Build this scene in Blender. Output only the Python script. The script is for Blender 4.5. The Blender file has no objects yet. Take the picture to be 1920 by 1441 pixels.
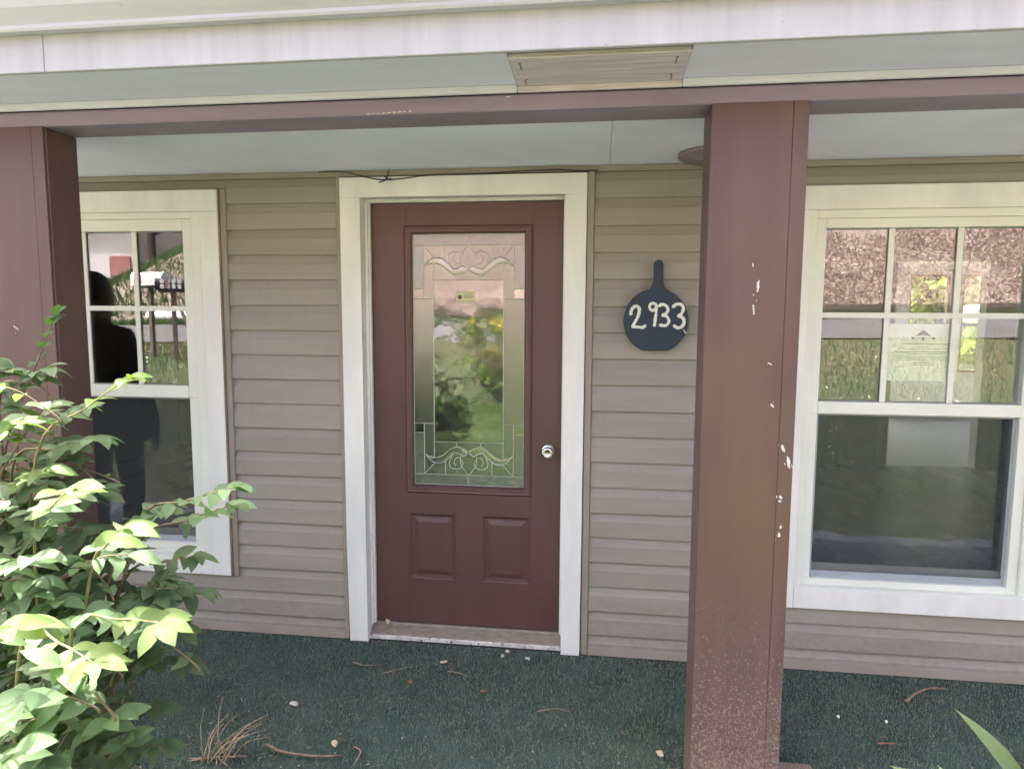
import bpy, bmesh, math, random
import numpy as np
from mathutils import Vector, Matrix, Euler

random.seed(11)
rng = np.random.default_rng(11)
SC = bpy.context.scene
COL = SC.collection

# ------------------------------------------------------------------ camera, sky, sun, exposure
cam_data = bpy.data.cameras.new('camera')
cam = bpy.data.objects.new('camera', cam_data)
COL.objects.link(cam)
cam_data.sensor_fit = 'HORIZONTAL'
cam_data.sensor_width = 36.0
cam_data.lens = 36.0 * 1276.13 / 1920.0
cam_data.clip_start = 0.05
cam_data.clip_end = 800.0
cr, cu, cf = (Vector((0.99168787, 0.1285803, 0.00471999)), Vector((-0.01775538, 0.10042292, 0.9947864)),
              Vector((-0.12743594, 0.98660141, -0.10187118)))
mw = Matrix((cr, cu, -cf)).transposed().to_4x4()
mw.translation = (0.6214, -3.0634, 1.5739)
cam.matrix_world = mw
SC.camera = cam

TO_SUN = Vector((-0.38, 0.27, 0.885)).normalized()
world = bpy.data.worlds.new('World')
SC.world = world
world.use_nodes = True
wn = world.node_tree.nodes
sky = wn.new('ShaderNodeTexSky')
sky.sky_type = 'NISHITA'
sky.sun_disc = False
sky.sun_elevation = math.asin(TO_SUN.z)
sky.sun_rotation = math.atan2(TO_SUN.x, TO_SUN.y)
sky.air_density = 0.4
sky.dust_density = 8.0
sky.ozone_density = 0.0
world.node_tree.links.new(sky.outputs[0], wn['Background'].inputs[0])
wn['Background'].inputs[1].default_value = 0.15
sun_data = bpy.data.lights.new('sun', 'SUN')
sun_data.energy = 2.0
sun_data.angle = math.radians(0.6)
sun_data.color = (1.0, 0.965, 0.92)
sun = bpy.data.objects.new('sun', sun_data)
COL.objects.link(sun)
sun.rotation_euler = (-TO_SUN).to_track_quat('-Z', 'Y').to_euler()
sun.location = TO_SUN * 60

SC.view_settings.view_transform = 'Standard'
SC.view_settings.look = 'None'
SC.view_settings.gamma = 1.0
SC.view_settings.use_curve_mapping = False
SC.view_settings.exposure = 3.58
SC.cycles.use_denoising = True
SC.cycles.max_bounces = 10
SC.cycles.diffuse_bounces = 5
SC.cycles.glossy_bounces = 5
SC.cycles.transparent_max_bounces = 24
SC.cycles.sample_clamp_indirect = 6.0
SC.cycles.caustics_reflective = False
SC.cycles.caustics_refractive = False

# ------------------------------------------------------------------ materials
def srgb(r, g, b):
    f = lambda c: (c / 255 / 12.92) if c / 255 <= 0.04045 else ((c / 255 + 0.055) / 1.055) ** 2.4
    return (f(r), f(g), f(b))

class NT:
    def __init__(s, name):
        s.m = bpy.data.materials.new(name)
        s.m.use_nodes = True
        s.t = s.m.node_tree
        s.b = s.t.nodes['Principled BSDF']
        s.out = s.t.nodes['Material Output']
        s.tc = s.n('ShaderNodeTexCoord')
    def n(s, kind, **kw):
        nd = s.t.nodes.new(kind)
        for k, v in kw.items():
            setattr(nd, k, v)
        return nd
    def l(s, a, b):
        s.t.links.new(a, b)
    def coord(s, scale=(1, 1, 1), space='Object', loc=(0, 0, 0)):
        mp = s.n('ShaderNodeMapping')
        mp.inputs['Scale'].default_value = scale
        mp.inputs['Location'].default_value = loc
        s.l(s.tc.outputs[space], mp.inputs[0])
        return mp.outputs[0]
    def noise(s, co, scale, detail=5, rough=0.55, distort=0.0):
        nd = s.n('ShaderNodeTexNoise')
        nd.inputs['Scale'].default_value = scale
        nd.inputs['Detail'].default_value = detail
        nd.inputs['Roughness'].default_value = rough
        nd.inputs['Distortion'].default_value = distort
        s.l(co, nd.inputs['Vector'])
        return nd.outputs['Fac']
    def ramp(s, fac, a, b, ca=(0, 0, 0, 1), cb=(1, 1, 1, 1)):
        nd = s.n('ShaderNodeValToRGB')
        e = nd.color_ramp.elements
        e[0].position, e[1].position = a, b
        e[0].color, e[1].color = ca, cb
        s.l(fac, nd.inputs[0])
        return nd.outputs[0]
    def mix(s, fac, a, b, mode='MIX'):
        nd = s.n('ShaderNodeMix', data_type='RGBA', blend_type=mode)
        for sock, v in ((nd.inputs[0], fac), (nd.inputs[6], a), (nd.inputs[7], b)):
            if hasattr(v, 'links'):
                s.l(v, sock)
            elif isinstance(v, (int, float)):
                sock.default_value = v
            else:
                sock.default_value = (*v[:3], 1)
        return nd.outputs[2]
    def math(s, op, a, b=0.0):
        nd = s.n('ShaderNodeMath', operation=op)
        for sock, v in ((nd.inputs[0], a), (nd.inputs[1], b)):
            if hasattr(v, 'links'):
                s.l(v, sock)
            else:
                sock.default_value = v
        return nd.outputs[0]
    def bump(s, h, strength, dist=0.002, nrm=None):
        nd = s.n('ShaderNodeBump')
        nd.inputs['Strength'].default_value = strength
        nd.inputs['Distance'].default_value = dist
        s.l(h, nd.inputs['Height'])
        if nrm is not None:
            s.l(nrm, nd.inputs['Normal'])
        return nd.outputs[0]

def sc3(c, k):
    return tuple(min(1, x * k) for x in c)

def paint(name, base, rough=0.6, var=0.10, vs=3.0, stretch=(1, 1, 1), bump=0.15, bs=90, bstretch=(1, 1, 1), spec=0.35,
          dirt=None, dirt_scale=40, dirt_at=0.68, dirt_w=0.06, metal=0.0, rnd=0.0):
    t = NT(name)
    co = t.coord(stretch)
    f = t.noise(co, vs, 6, 0.6)
    col = t.mix(t.ramp(f, 0.3, 0.7), sc3(base, 1 - var), sc3(base, 1 + var))
    if dirt is not None:
        d = t.noise(t.coord((1, 1, 1)), dirt_scale, 3, 0.7)
        col = t.mix(t.ramp(d, dirt_at, dirt_at + dirt_w), col, dirt)
    if rnd > 0:
        oi = t.n('ShaderNodeObjectInfo')
        k = t.math('ADD', t.math('MULTIPLY', oi.outputs['Random'], 2 * rnd), 1 - rnd)
        g = t.n('ShaderNodeCombineColor')
        for i in range(3):
            t.l(k, g.inputs[i])
        col = t.mix(1.0, col, g.outputs[0], 'MULTIPLY')
    t.l(col, t.b.inputs['Base Color'])
    rr = t.math('ADD', t.math('MULTIPLY', f, 0.25), rough - 0.12)
    t.l(rr, t.b.inputs['Roughness'])
    t.b.inputs['Specular IOR Level'].default_value = spec
    t.b.inputs['Metallic'].default_value = metal
    if bump > 0:
        h = t.noise(t.coord(bstretch), bs, 4, 0.6)
        t.l(t.bump(h, bump), t.b.inputs['Normal'])
    return t.m

def column_paint(name, base):
    """maroon porch paint with soil splash low down and pale flecks where it is worn"""
    t = NT(name)
    co = t.coord()
    f = t.noise(t.coord((6, 6, 0.6)), 2.0, 6, 0.6)
    col = t.mix(t.ramp(f, 0.3, 0.72), sc3(base, 0.82), sc3(base, 1.22))
    f2 = t.noise(co, 1.6, 3)
    col = t.mix(t.ramp(f2, 0.45, 0.7), col, (base[0] * 1.15, base[1] * 1.35, base[2] * 1.0))
    sep = t.n('ShaderNodeSeparateXYZ')
    t.l(t.tc.outputs['Object'], sep.inputs[0])
    low = t.n('ShaderNodeMapRange')
    low.inputs['From Min'].default_value = 1.1
    low.inputs['From Max'].default_value = -0.05
    t.l(sep.outputs[2], low.inputs[0])
    sp = t.noise(t.coord((1, 1, 0.7)), 190, 2, 0.8)
    thr = t.math('SUBTRACT', 0.76, t.math('MULTIPLY', t.math('POWER', low.outputs[0], 1.5), 0.31))
    fl = t.math('MULTIPLY', t.math('GREATER_THAN', sp, thr), 0.55)
    col = t.mix(fl, col, (0.36, 0.27, 0.21))
    fd = t.math('MULTIPLY', t.math('POWER', low.outputs[0], 4.0), 0.55)
    dn = t.noise(co, 14, 6, 0.7)
    col = t.mix(t.math('MULTIPLY', fd, dn), col, (0.33, 0.25, 0.22))
    t.l(col, t.b.inputs['Base Color'])
    t.b.inputs['Roughness'].default_value = 0.42
    t.b.inputs['Specular IOR Level'].default_value = 0.5
    h = t.noise(t.coord((40, 40, 5)), 6, 5, 0.65)
    h2 = t.noise(co, 220, 2, 0.6)
    t.l(t.bump(h2, 0.10, 0.001, t.bump(h, 0.22, 0.003)), t.b.inputs['Normal'])
    return t.m

def siding_mat(name, base):
    t = NT(name)
    f = t.noise(t.coord((0.6, 1, 4)), 2.2, 6, 0.6)
    col = t.mix(t.ramp(f, 0.3, 0.72), sc3(base, 0.90), sc3(base, 1.07))
    streak = t.noise(t.coord((14, 1, 0.7)), 3.0, 5, 0.6)
    col = t.mix(t.math('MULTIPLY', t.ramp(streak, 0.52, 0.78), 0.22), col, sc3(base, 0.72))
    dn = t.noise(t.coord(), 75, 2, 0.75)
    col = t.mix(t.math('MULTIPLY', t.ramp(dn, 0.715, 0.75), 0.55), col, (0.06, 0.05, 0.04))
    pn = t.noise(t.coord((1, 1, 1), loc=(5, 2, 1)), 95, 2, 0.75)
    col = t.mix(t.math('MULTIPLY', t.ramp(pn, 0.73, 0.75), 0.5), col, (0.55, 0.52, 0.45))
    sep = t.n('ShaderNodeSeparateXYZ')
    t.l(t.tc.outputs['Object'], sep.inputs[0])
    low = t.n('ShaderNodeMapRange')
    low.inputs['From Min'].default_value = 0.38
    low.inputs['From Max'].default_value = 0.0
    t.l(sep.outputs[2], low.inputs[0])
    mud = t.ramp(t.noise(t.coord((1, 1, 1.6)), 26, 6, 0.75), 0.46, 0.72)
    col = t.mix(t.math('MULTIPLY', t.math('MULTIPLY', mud, low.outputs[0]), 0.6), col, (0.17, 0.14, 0.11))
    oi = t.n('ShaderNodeObjectInfo')
    k = t.math('ADD', t.math('MULTIPLY', oi.outputs['Random'], 0.07), 0.965)
    g = t.n('ShaderNodeCombineColor')
    for i in range(3):
        t.l(k, g.inputs[i])
    col = t.mix(1.0, col, g.outputs[0], 'MULTIPLY')
    t.l(col, t.b.inputs['Base Color'])
    t.b.inputs['Roughness'].default_value = 0.55
    t.b.inputs['Specular IOR Level'].default_value = 0.35
    grain = t.noise(t.coord((3, 1, 70)), 3.0, 5, 0.6, 0.6)
    wob = t.noise(t.coord((1.0, 1, 2.0)), 1.7, 2)
    t.l(t.bump(wob, 0.5, 0.03, t.bump(grain, 0.22, 0.0015)), t.b.inputs['Normal'])
    return t.m

def glass_mat(name, f0=0.085, rough=0.0, wave=0.02, wscale=3.0, tint=(1, 1, 1), grain=0.0, gscale=120, voro=False, haze=0.0):
    t = NT(name)
    t.t.nodes.remove(t.b)
    gl = t.n('ShaderNodeBsdfGlossy')
    gl.inputs['Roughness'].default_value = rough
    gl.inputs['Color'].default_value = (1, 1, 1, 1)
    tr = t.n('ShaderNodeBsdfTransparent')
    tr.inputs[0].default_value = (*tint, 1)
    nrm = None
    if wave > 0:
        nrm = t.bump(t.noise(t.coord((1, 1, 1)), wscale, 1.5), wave, 0.02)
    if grain > 0:
        if voro:
            vn = t.n('ShaderNodeTexVoronoi')
            vn.inputs['Scale'].default_value = gscale
            t.l(t.coord(), vn.inputs['Vector'])
            h = vn.outputs['Distance']
        else:
            h = t.noise(t.coord(), gscale, 2, 0.6)
        nrm = t.bump(h, grain, 0.002, nrm)
    if nrm is not None:
        t.l(nrm, gl.inputs['Normal'])
    lw = t.n('ShaderNodeLayerWeight')
    lw.inputs[0].default_value = 0.5
    fr = t.math('ADD', t.math('MULTIPLY', t.math('POWER', lw.outputs['Facing'], 4.0), 0.9), f0)
    mx = t.n('ShaderNodeMixShader')
    t.l(fr, mx.inputs[0])
    t.l(tr.outputs[0], mx.inputs[1])
    t.l(gl.outputs[0], mx.inputs[2])
    res = mx.outputs[0]
    if haze > 0:
        df = t.n('ShaderNodeBsdfDiffuse')
        df.inputs[0].default_value = (0.5, 0.5, 0.47, 1)
        mh = t.n('ShaderNodeMixShader')
        dd = t.noise(t.coord((1, 1, 1)), 7.0, 6, 0.7)
        t.l(t.math('MULTIPLY', dd, haze * 2), mh.inputs[0])
        t.l(res, mh.inputs[1])
        t.l(df.outputs[0], mh.inputs[2])
        res = mh.outputs[0]
    t.l(res, t.out.inputs[0])
    return t.m

def screen_mat(name):
    t = NT(name)
    t.t.nodes.remove(t.b)
    df = t.n('ShaderNodeBsdfDiffuse')
    df.inputs[0].default_value = (0.065, 0.07, 0.075, 1)
    tr = t.n('ShaderNodeBsdfTransparent')
    mx = t.n('ShaderNodeMixShader')
    mx.inputs[0].default_value = 0.34
    t.l(tr.outputs[0], mx.inputs[1])
    t.l(df.outputs[0], mx.inputs[2])
    t.l(mx.outputs[0], t.out.inputs[0])
    return t.m

def leaf_mat(name, base, under, trans, rough=0.55, rnd=0.35):
    t = NT(name)
    oi = t.n('ShaderNodeObjectInfo')
    f = t.noise(t.coord(), 30, 3)
    k = t.math('ADD', t.math('MULTIPLY', oi.outputs['Random'], 2 * rnd), 1 - rnd)
    k = t.math('MULTIPLY', k, t.math('ADD', t.math('MULTIPLY', f, 0.5), 0.75))
    g = t.n('ShaderNodeCombineColor')
    for i in range(3):
        t.l(k, g.inputs[i])
    geo = t.n('ShaderNodeNewGeometry')
    col = t.mix(geo.outputs['Backfacing'], base, under)
    col = t.mix(1.0, col, g.outputs[0], 'MULTIPLY')
    t.l(col, t.b.inputs['Base Color'])
    t.b.inputs['Roughness'].default_value = rough
    t.b.inputs['Specular IOR Level'].default_value = 0.16
    t.l(t.bump(t.noise(t.coord((1, 1, 1)), 160, 2), 0.15, 0.001), t.b.inputs['Normal'])
    tl = t.n('ShaderNodeBsdfTranslucent')
    t.l(t.mix(1.0, col, trans, 'MULTIPLY'), tl.inputs[0])
    mx = t.n('ShaderNodeMixShader')
    mx.inputs[0].default_value = 0.48
    t.l(t.b.outputs[0], mx.inputs[1])
    t.l(tl.outputs[0], mx.inputs[2])
    t.l(mx.outputs[0], t.out.inputs[0])
    return t.m

def stuff_mat(name, cols, scale=6.0, rough=0.8, trans=0.0, fine=90.0):
    """ground cover: three tones broken up by position"""
    t = NT(name)
    f = t.noise(t.coord(), scale, 5, 0.65)
    g = t.noise(t.coord(), fine, 2, 0.7)
    c = t.mix(t.ramp(f, 0.35, 0.65), cols[0], cols[1])
    c = t.mix(t.ramp(g, 0.5, 0.66), c, cols[2])
    t.l(c, t.b.inputs['Base Color'])
    t.b.inputs['Roughness'].default_value = rough
    t.b.inputs['Specular IOR Level'].default_value = 0.2
    t.l(t.bump(g, 0.5, 0.01), t.b.inputs['Normal'])
    if trans > 0:
        tl = t.n('ShaderNodeBsdfTranslucent')
        t.l(c, tl.inputs[0])
        mx = t.n('ShaderNodeMixShader')
        mx.inputs[0].default_value = trans
        t.l(t.b.outputs[0], mx.inputs[1])
        t.l(tl.outputs[0], mx.inputs[2])
        t.l(mx.outputs[0], t.out.inputs[0])
    return t.m

def bare_wood(name, base):
    t = NT(name)
    g = t.noise(t.coord((2, 60, 60)), 2.0, 6, 0.65, 0.8)
    col = t.mix(t.ramp(g, 0.3, 0.7), sc3(base, 0.62), sc3(base, 1.15))
    t.l(col, t.b.inputs['Base Color'])
    t.b.inputs['Roughness'].default_value = 0.85
    t.l(t.bump(g, 0.5, 0.003), t.b.inputs['Normal'])
    return t.m

CREAM = (0.75, 0.74, 0.71)
MAROON = (0.090, 0.046, 0.043)
M = dict(
    siding=siding_mat('vinyl_siding', (0.308, 0.277, 0.242)),
    taupe=paint('taupe_trim', (0.295, 0.255, 0.215), 0.55, 0.10, 4, bump=0.1),
    cream=paint('cream_trim_paint', CREAM, 0.6, 0.09, 2.5, (3, 3, 0.8), 0.22, 60, (30, 30, 3), 0.3, dirt=(0.2, 0.17, 0.12), dirt_scale=70, dirt_at=0.74, dirt_w=0.02),
    vinyl=paint('white_window_vinyl', (0.72, 0.73, 0.67), 0.45, 0.06, 3, bump=0.05, dirt=(0.3, 0.28, 0.22), dirt_scale=60, dirt_at=0.76, dirt_w=0.03),
    rot=paint('weathered_wood_edge', (0.24, 0.19, 0.13), 0.85, 0.4, 9, (6, 6, 1), 0.6, 40, (20, 20, 2)),
    rotten=paint('rotten_sill_wood', (0.42, 0.30, 0.17), 0.9, 0.5, 30, bump=0.9, bs=90),
    maroon=column_paint('maroon_porch_paint', MAROON),
    beam=paint('haze_tinted_beam_paint', (0.235, 0.185, 0.24), 0.5, 0.18, 3, (0.5, 4, 4), 0.25, 40, (2, 20, 20), 0.45),  # pale purple of the haze is mixed into the maroon base
    door=paint('maroon_door_paint', (0.106, 0.052, 0.050), 0.42, 0.12, 3, (2, 2, 0.6), 0.16, 260, (3, 3, 0.5), 0.5, dirt=(0.3, 0.25, 0.22), dirt_scale=110, dirt_at=0.77, dirt_w=0.02),
    ceiling=paint('porch_ceiling_paint', (0.78, 0.79, 0.90), 0.7, 0.06, 2, bump=0.1, bs=120, dirt=(0.25, 0.25, 0.25), dirt_scale=50, dirt_at=0.77, dirt_w=0.03),  # blue cast of the haze is put into this base colour
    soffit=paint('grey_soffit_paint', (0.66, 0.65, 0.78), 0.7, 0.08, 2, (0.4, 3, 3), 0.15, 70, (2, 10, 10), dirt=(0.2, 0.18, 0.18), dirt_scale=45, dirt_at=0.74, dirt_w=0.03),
    strip=paint('eave_strip_paint', (0.58, 0.57, 0.64), 0.7, 0.14, 3, (0.6, 3, 3), 0.35, 60, (2, 10, 10)),
    fascia=paint('fascia_paint', (0.40, 0.395, 0.425), 0.65, 0.10, 3, (6, 1, 0.4), 0.2, 50, (10, 4, 1), dirt=(0.27, 0.26, 0.27), dirt_scale=30, dirt_at=0.70, dirt_w=0.08),
    gutter=paint('gutter_aluminium', (0.45, 0.445, 0.485), 0.36, 0.10, 3, (0.4, 3, 3), 0.2, 18, (1, 6, 6), 0.6, dirt=(0.30, 0.29, 0.29), dirt_scale=16, dirt_at=0.64, dirt_w=0.1),
    shingle=paint('roof_shingle', (0.10, 0.09, 0.085), 0.9, 0.3, 8, bump=0.6, bs=60),
    bare=bare_wood('bare_wood', (0.62, 0.53, 0.57)),
    chip=paint('flaked_paint', (0.56, 0.53, 0.50), 0.85, 0.35, 160, bump=0.8, bs=240),
    glass=glass_mat('window_glass', 0.09, 0.0, 0.03, 1.3, (0.93, 0.96, 0.94)),
    glass_back=glass_mat('back_window_glass', 0.05, 0.0, 0.0),
    door_clear=glass_mat('door_centre_glass', 0.16, 0.022, 0.05, 9, (0.72, 0.76, 0.74), 0.05, 60, haze=0.02),
    door_tex=glass_mat('door_hammered_glass', 0.15, 0.12, 0.08, 9, (0.7, 0.73, 0.72), 0.38, 170, True, haze=0.07),
    door_grain=glass_mat('door_grained_glass', 0.15, 0.10, 0.08, 9, (0.7, 0.73, 0.72), 0.30, 210, haze=0.06),
    door_bevel=glass_mat('door_bevel_glass', 0.2, 0.04, 0.25, 14, (0.75, 0.8, 0.76)),
    came=paint('lead_came', (0.55, 0.54, 0.48), 0.4, 0.15, 20, bump=0.1, metal=0.6),
    nickel=paint('satin_nickel', (0.62, 0.60, 0.55), 0.25, 0.08, 20, bump=0.05, metal=1.0),
    dark=paint('dark_gap', (0.03, 0.03, 0.035), 0.8, 0.1, 5, bump=0),
    threshold=paint('threshold_metal', (0.25, 0.205, 0.165), 0.55, 0.25, 9, (3, 6, 6), 0.3, 60, dirt=(0.12, 0.1, 0.08), dirt_scale=40, dirt_at=0.66, dirt_w=0.08),
    thr_white=paint('threshold_flaking_white', (0.6, 0.57, 0.53), 0.7, 0.3, 25, bump=0.4, dirt=(0.2, 0.17, 0.14), dirt_scale=45, dirt_at=0.58, dirt_w=0.05),
    inwall=paint('interior_wall_paint', (0.55, 0.53, 0.49), 0.8, 0.08, 2, bump=0.05),
    inceil=paint('interior_ceiling', (0.7, 0.7, 0.68), 0.9, 0.05, 2, bump=0.05),
    infloor=paint('interior_floor_laminate', (0.22, 0.225, 0.235), 0.28, 0.12, 3, (2, 0.6, 1), 0.08, 30, (1, 6, 1), 0.5),
    backfloor=paint('pale_back_floor', (0.62, 0.62, 0.65), 0.35, 0.10, 3, (2, 0.6, 1), 0.08, 30),
    screen=screen_mat('insect_screen'),
    grey_alu=paint('screen_frame_grey', (0.33, 0.36, 0.40), 0.5, 0.1, 10, bump=0.05),
    navy=paint('navy_board_paint', (0.022, 0.036, 0.062), 0.5, 0.15, 9, bump=0.2, bs=70, spec=0.4),
    white_paint=paint('brushed_white_paint', (0.74, 0.74, 0.68), 0.6, 0.1, 60, bump=0.5, bs=150),
    paper=paint('notice_paper', (0.84, 0.82, 0.74), 0.8, 0.04, 5, bump=0.0),
    ink=paint('faded_ink', (0.12, 0.10, 0.09), 0.8, 0.1, 50, bump=0),
    sticker=paint('sticker_card', (0.60, 0.58, 0.36), 0.6, 0.05, 20, bump=0),
    turf_base=paint('turf_backing', (0.042, 0.068, 0.054), 0.9, 0.4, 5, bump=0.8, bs=150),
    turf=stuff_mat('turf_fibre', ((0.088, 0.185, 0.140), (0.185, 0.200, 0.150), (0.30, 0.30, 0.24)), 1.7, 0.6, 0.1, 140),
    crumbs=stuff_mat('litter_crumbs', ((0.20, 0.15, 0.11), (0.28, 0.23, 0.18), (0.42, 0.40, 0.36)), 20, 0.85, 0.0, 60),
    twig=paint('twig_bark', (0.22, 0.15, 0.11), 0.9, 0.35, 30, bump=0.6, bs=160),
    straw=paint('dry_straw', (0.34, 0.25, 0.165), 0.8, 0.25, 30, bump=0.2, rnd=0.2),
    woodchip=paint('wood_chip', (0.52, 0.42, 0.30), 0.85, 0.25, 40, bump=0.5),
    pebble=paint('pale_pebble', (0.45, 0.43, 0.38), 0.8, 0.25, 40, bump=0.5),
    dryleaf=paint('dry_leaf', (0.26, 0.13, 0.08), 0.8, 0.3, 40, bump=0.4),
    cable=paint('black_cable', (0.03, 0.03, 0.04), 0.5, 0.1, 10, bump=0),
    leaf=leaf_mat('leaf_mature', (0.100, 0.185, 0.084), (0.15, 0.225, 0.125), (1.35, 1.4, 0.5)),
    leaf_young=leaf_mat('leaf_young', (0.115, 0.190, 0.055), (0.15, 0.22, 0.08), (1.4, 1.4, 0.5)),
    leaf_broad=leaf_mat('leaf_broad', (0.11, 0.18, 0.06), (0.17, 0.25, 0.12), (1.2, 1.2, 0.6)),
    stem=paint('green_brown_stem', (0.16, 0.12, 0.07), 0.7, 0.3, 25, bump=0.3),
    petiole=paint('young_stem', (0.26, 0.24, 0.10), 0.6, 0.2, 25, bump=0.1),
    foliage=stuff_mat('foliage_mass', ((0.05, 0.10, 0.025), (0.10, 0.17, 0.04), (0.18, 0.25, 0.06)), 1.2, 0.6, 0.35, 9),
    foliage_yellow=stuff_mat('foliage_fresh', ((0.16, 0.23, 0.035), (0.26, 0.33, 0.05), (0.36, 0.40, 0.09)), 0.8, 0.6, 0.4, 9),
    blossom=stuff_mat('yellow_blossom', ((0.55, 0.38, 0.03), (0.65, 0.48, 0.05), (0.7, 0.6, 0.2)), 8, 0.7, 0.2, 50),
    trunk=paint('tree_bark', (0.10, 0.075, 0.055), 0.9, 0.35, 10, (4, 4, 1), 0.8, 30, (6, 6, 1)),
    lawn=stuff_mat('lawn_soil', ((0.07, 0.082, 0.045), (0.095, 0.105, 0.06), (0.13, 0.12, 0.085)), 1.5, 0.9, 0, 40),
    grass=stuff_mat('lawn_grass', ((0.045, 0.100, 0.028), (0.075, 0.140, 0.042), (0.12, 0.16, 0.07)), 1.0, 0.7, 0.25, 30),
    bed=stuff_mat('bounce_bed', ((0.13, 0.14, 0.18), (0.17, 0.185, 0.235), (0.23, 0.245, 0.30)), 3, 0.95, 0, 30),
    lush=stuff_mat('lush_grass', ((0.050, 0.135, 0.018), (0.085, 0.19, 0.025), (0.14, 0.22, 0.05)), 1.0, 0.7, 0.25, 30),
    clover=paint('white_clover', (0.65, 0.66, 0.6), 0.8, 0.1, 40, bump=0),
    asphalt=stuff_mat('road_asphalt', ((0.085, 0.083, 0.085), (0.115, 0.112, 0.115), (0.16, 0.155, 0.155)), 0.9, 0.85, 0, 60),
    hill=stuff_mat('leaf_litter_soil', ((0.16, 0.12, 0.105), (0.25, 0.19, 0.17), (0.34, 0.275, 0.25)), 0.7, 0.95, 0, 16),
    litter=stuff_mat('fallen_leaves', ((0.25, 0.18, 0.155), (0.38, 0.29, 0.255), (0.50, 0.41, 0.36)), 1.2, 0.85, 0.1, 9),
    soil=stuff_mat('dark_bank_soil', ((0.035, 0.028, 0.025), (0.05, 0.04, 0.035), (0.075, 0.06, 0.05)), 2, 0.95, 0, 20),
    far_white=paint('neighbour_siding', (0.62, 0.60, 0.60), 0.7, 0.05, 2, bump=0.2, bs=6, bstretch=(0.1, 0.1, 8)),
    far_red=paint('neighbour_red', (0.36, 0.16, 0.16), 0.6, 0.1, 3, bump=0.1),
    far_roof=paint('neighbour_roof', (0.16, 0.14, 0.13), 0.9, 0.15, 4, bump=0.3),
    white_enamel=paint('white_enamel', (0.78, 0.77, 0.76), 0.35, 0.05, 6, bump=0.05),
    black_enamel=paint('black_enamel', (0.02, 0.02, 0.025), 0.35, 0.1, 6, bump=0.05),
    post_wood=paint('grey_post_wood', (0.14, 0.115, 0.10), 0.9, 0.3, 8, (8, 8, 1), 0.5, 30, (10, 10, 1)),
    cloth=paint('dark_cloth', (0.022, 0.024, 0.032), 0.9, 0.15, 20, bump=0.4, bs=200),
    denim=paint('dark_trousers', (0.020, 0.022, 0.028), 0.9, 0.15, 20, bump=0.4, bs=200),
    skin=paint('skin', (0.28, 0.17, 0.12), 0.55, 0.08, 20, bump=0.1),
    hair=paint('dark_hair', (0.015, 0.012, 0.010), 0.5, 0.2, 40, (3, 3, 1), 0.5, 60),
)

# ------------------------------------------------------------------ mesh helpers
def rot_pts(pts, m):
    return [tuple(m @ Vector(p)) for p in pts]

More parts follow.
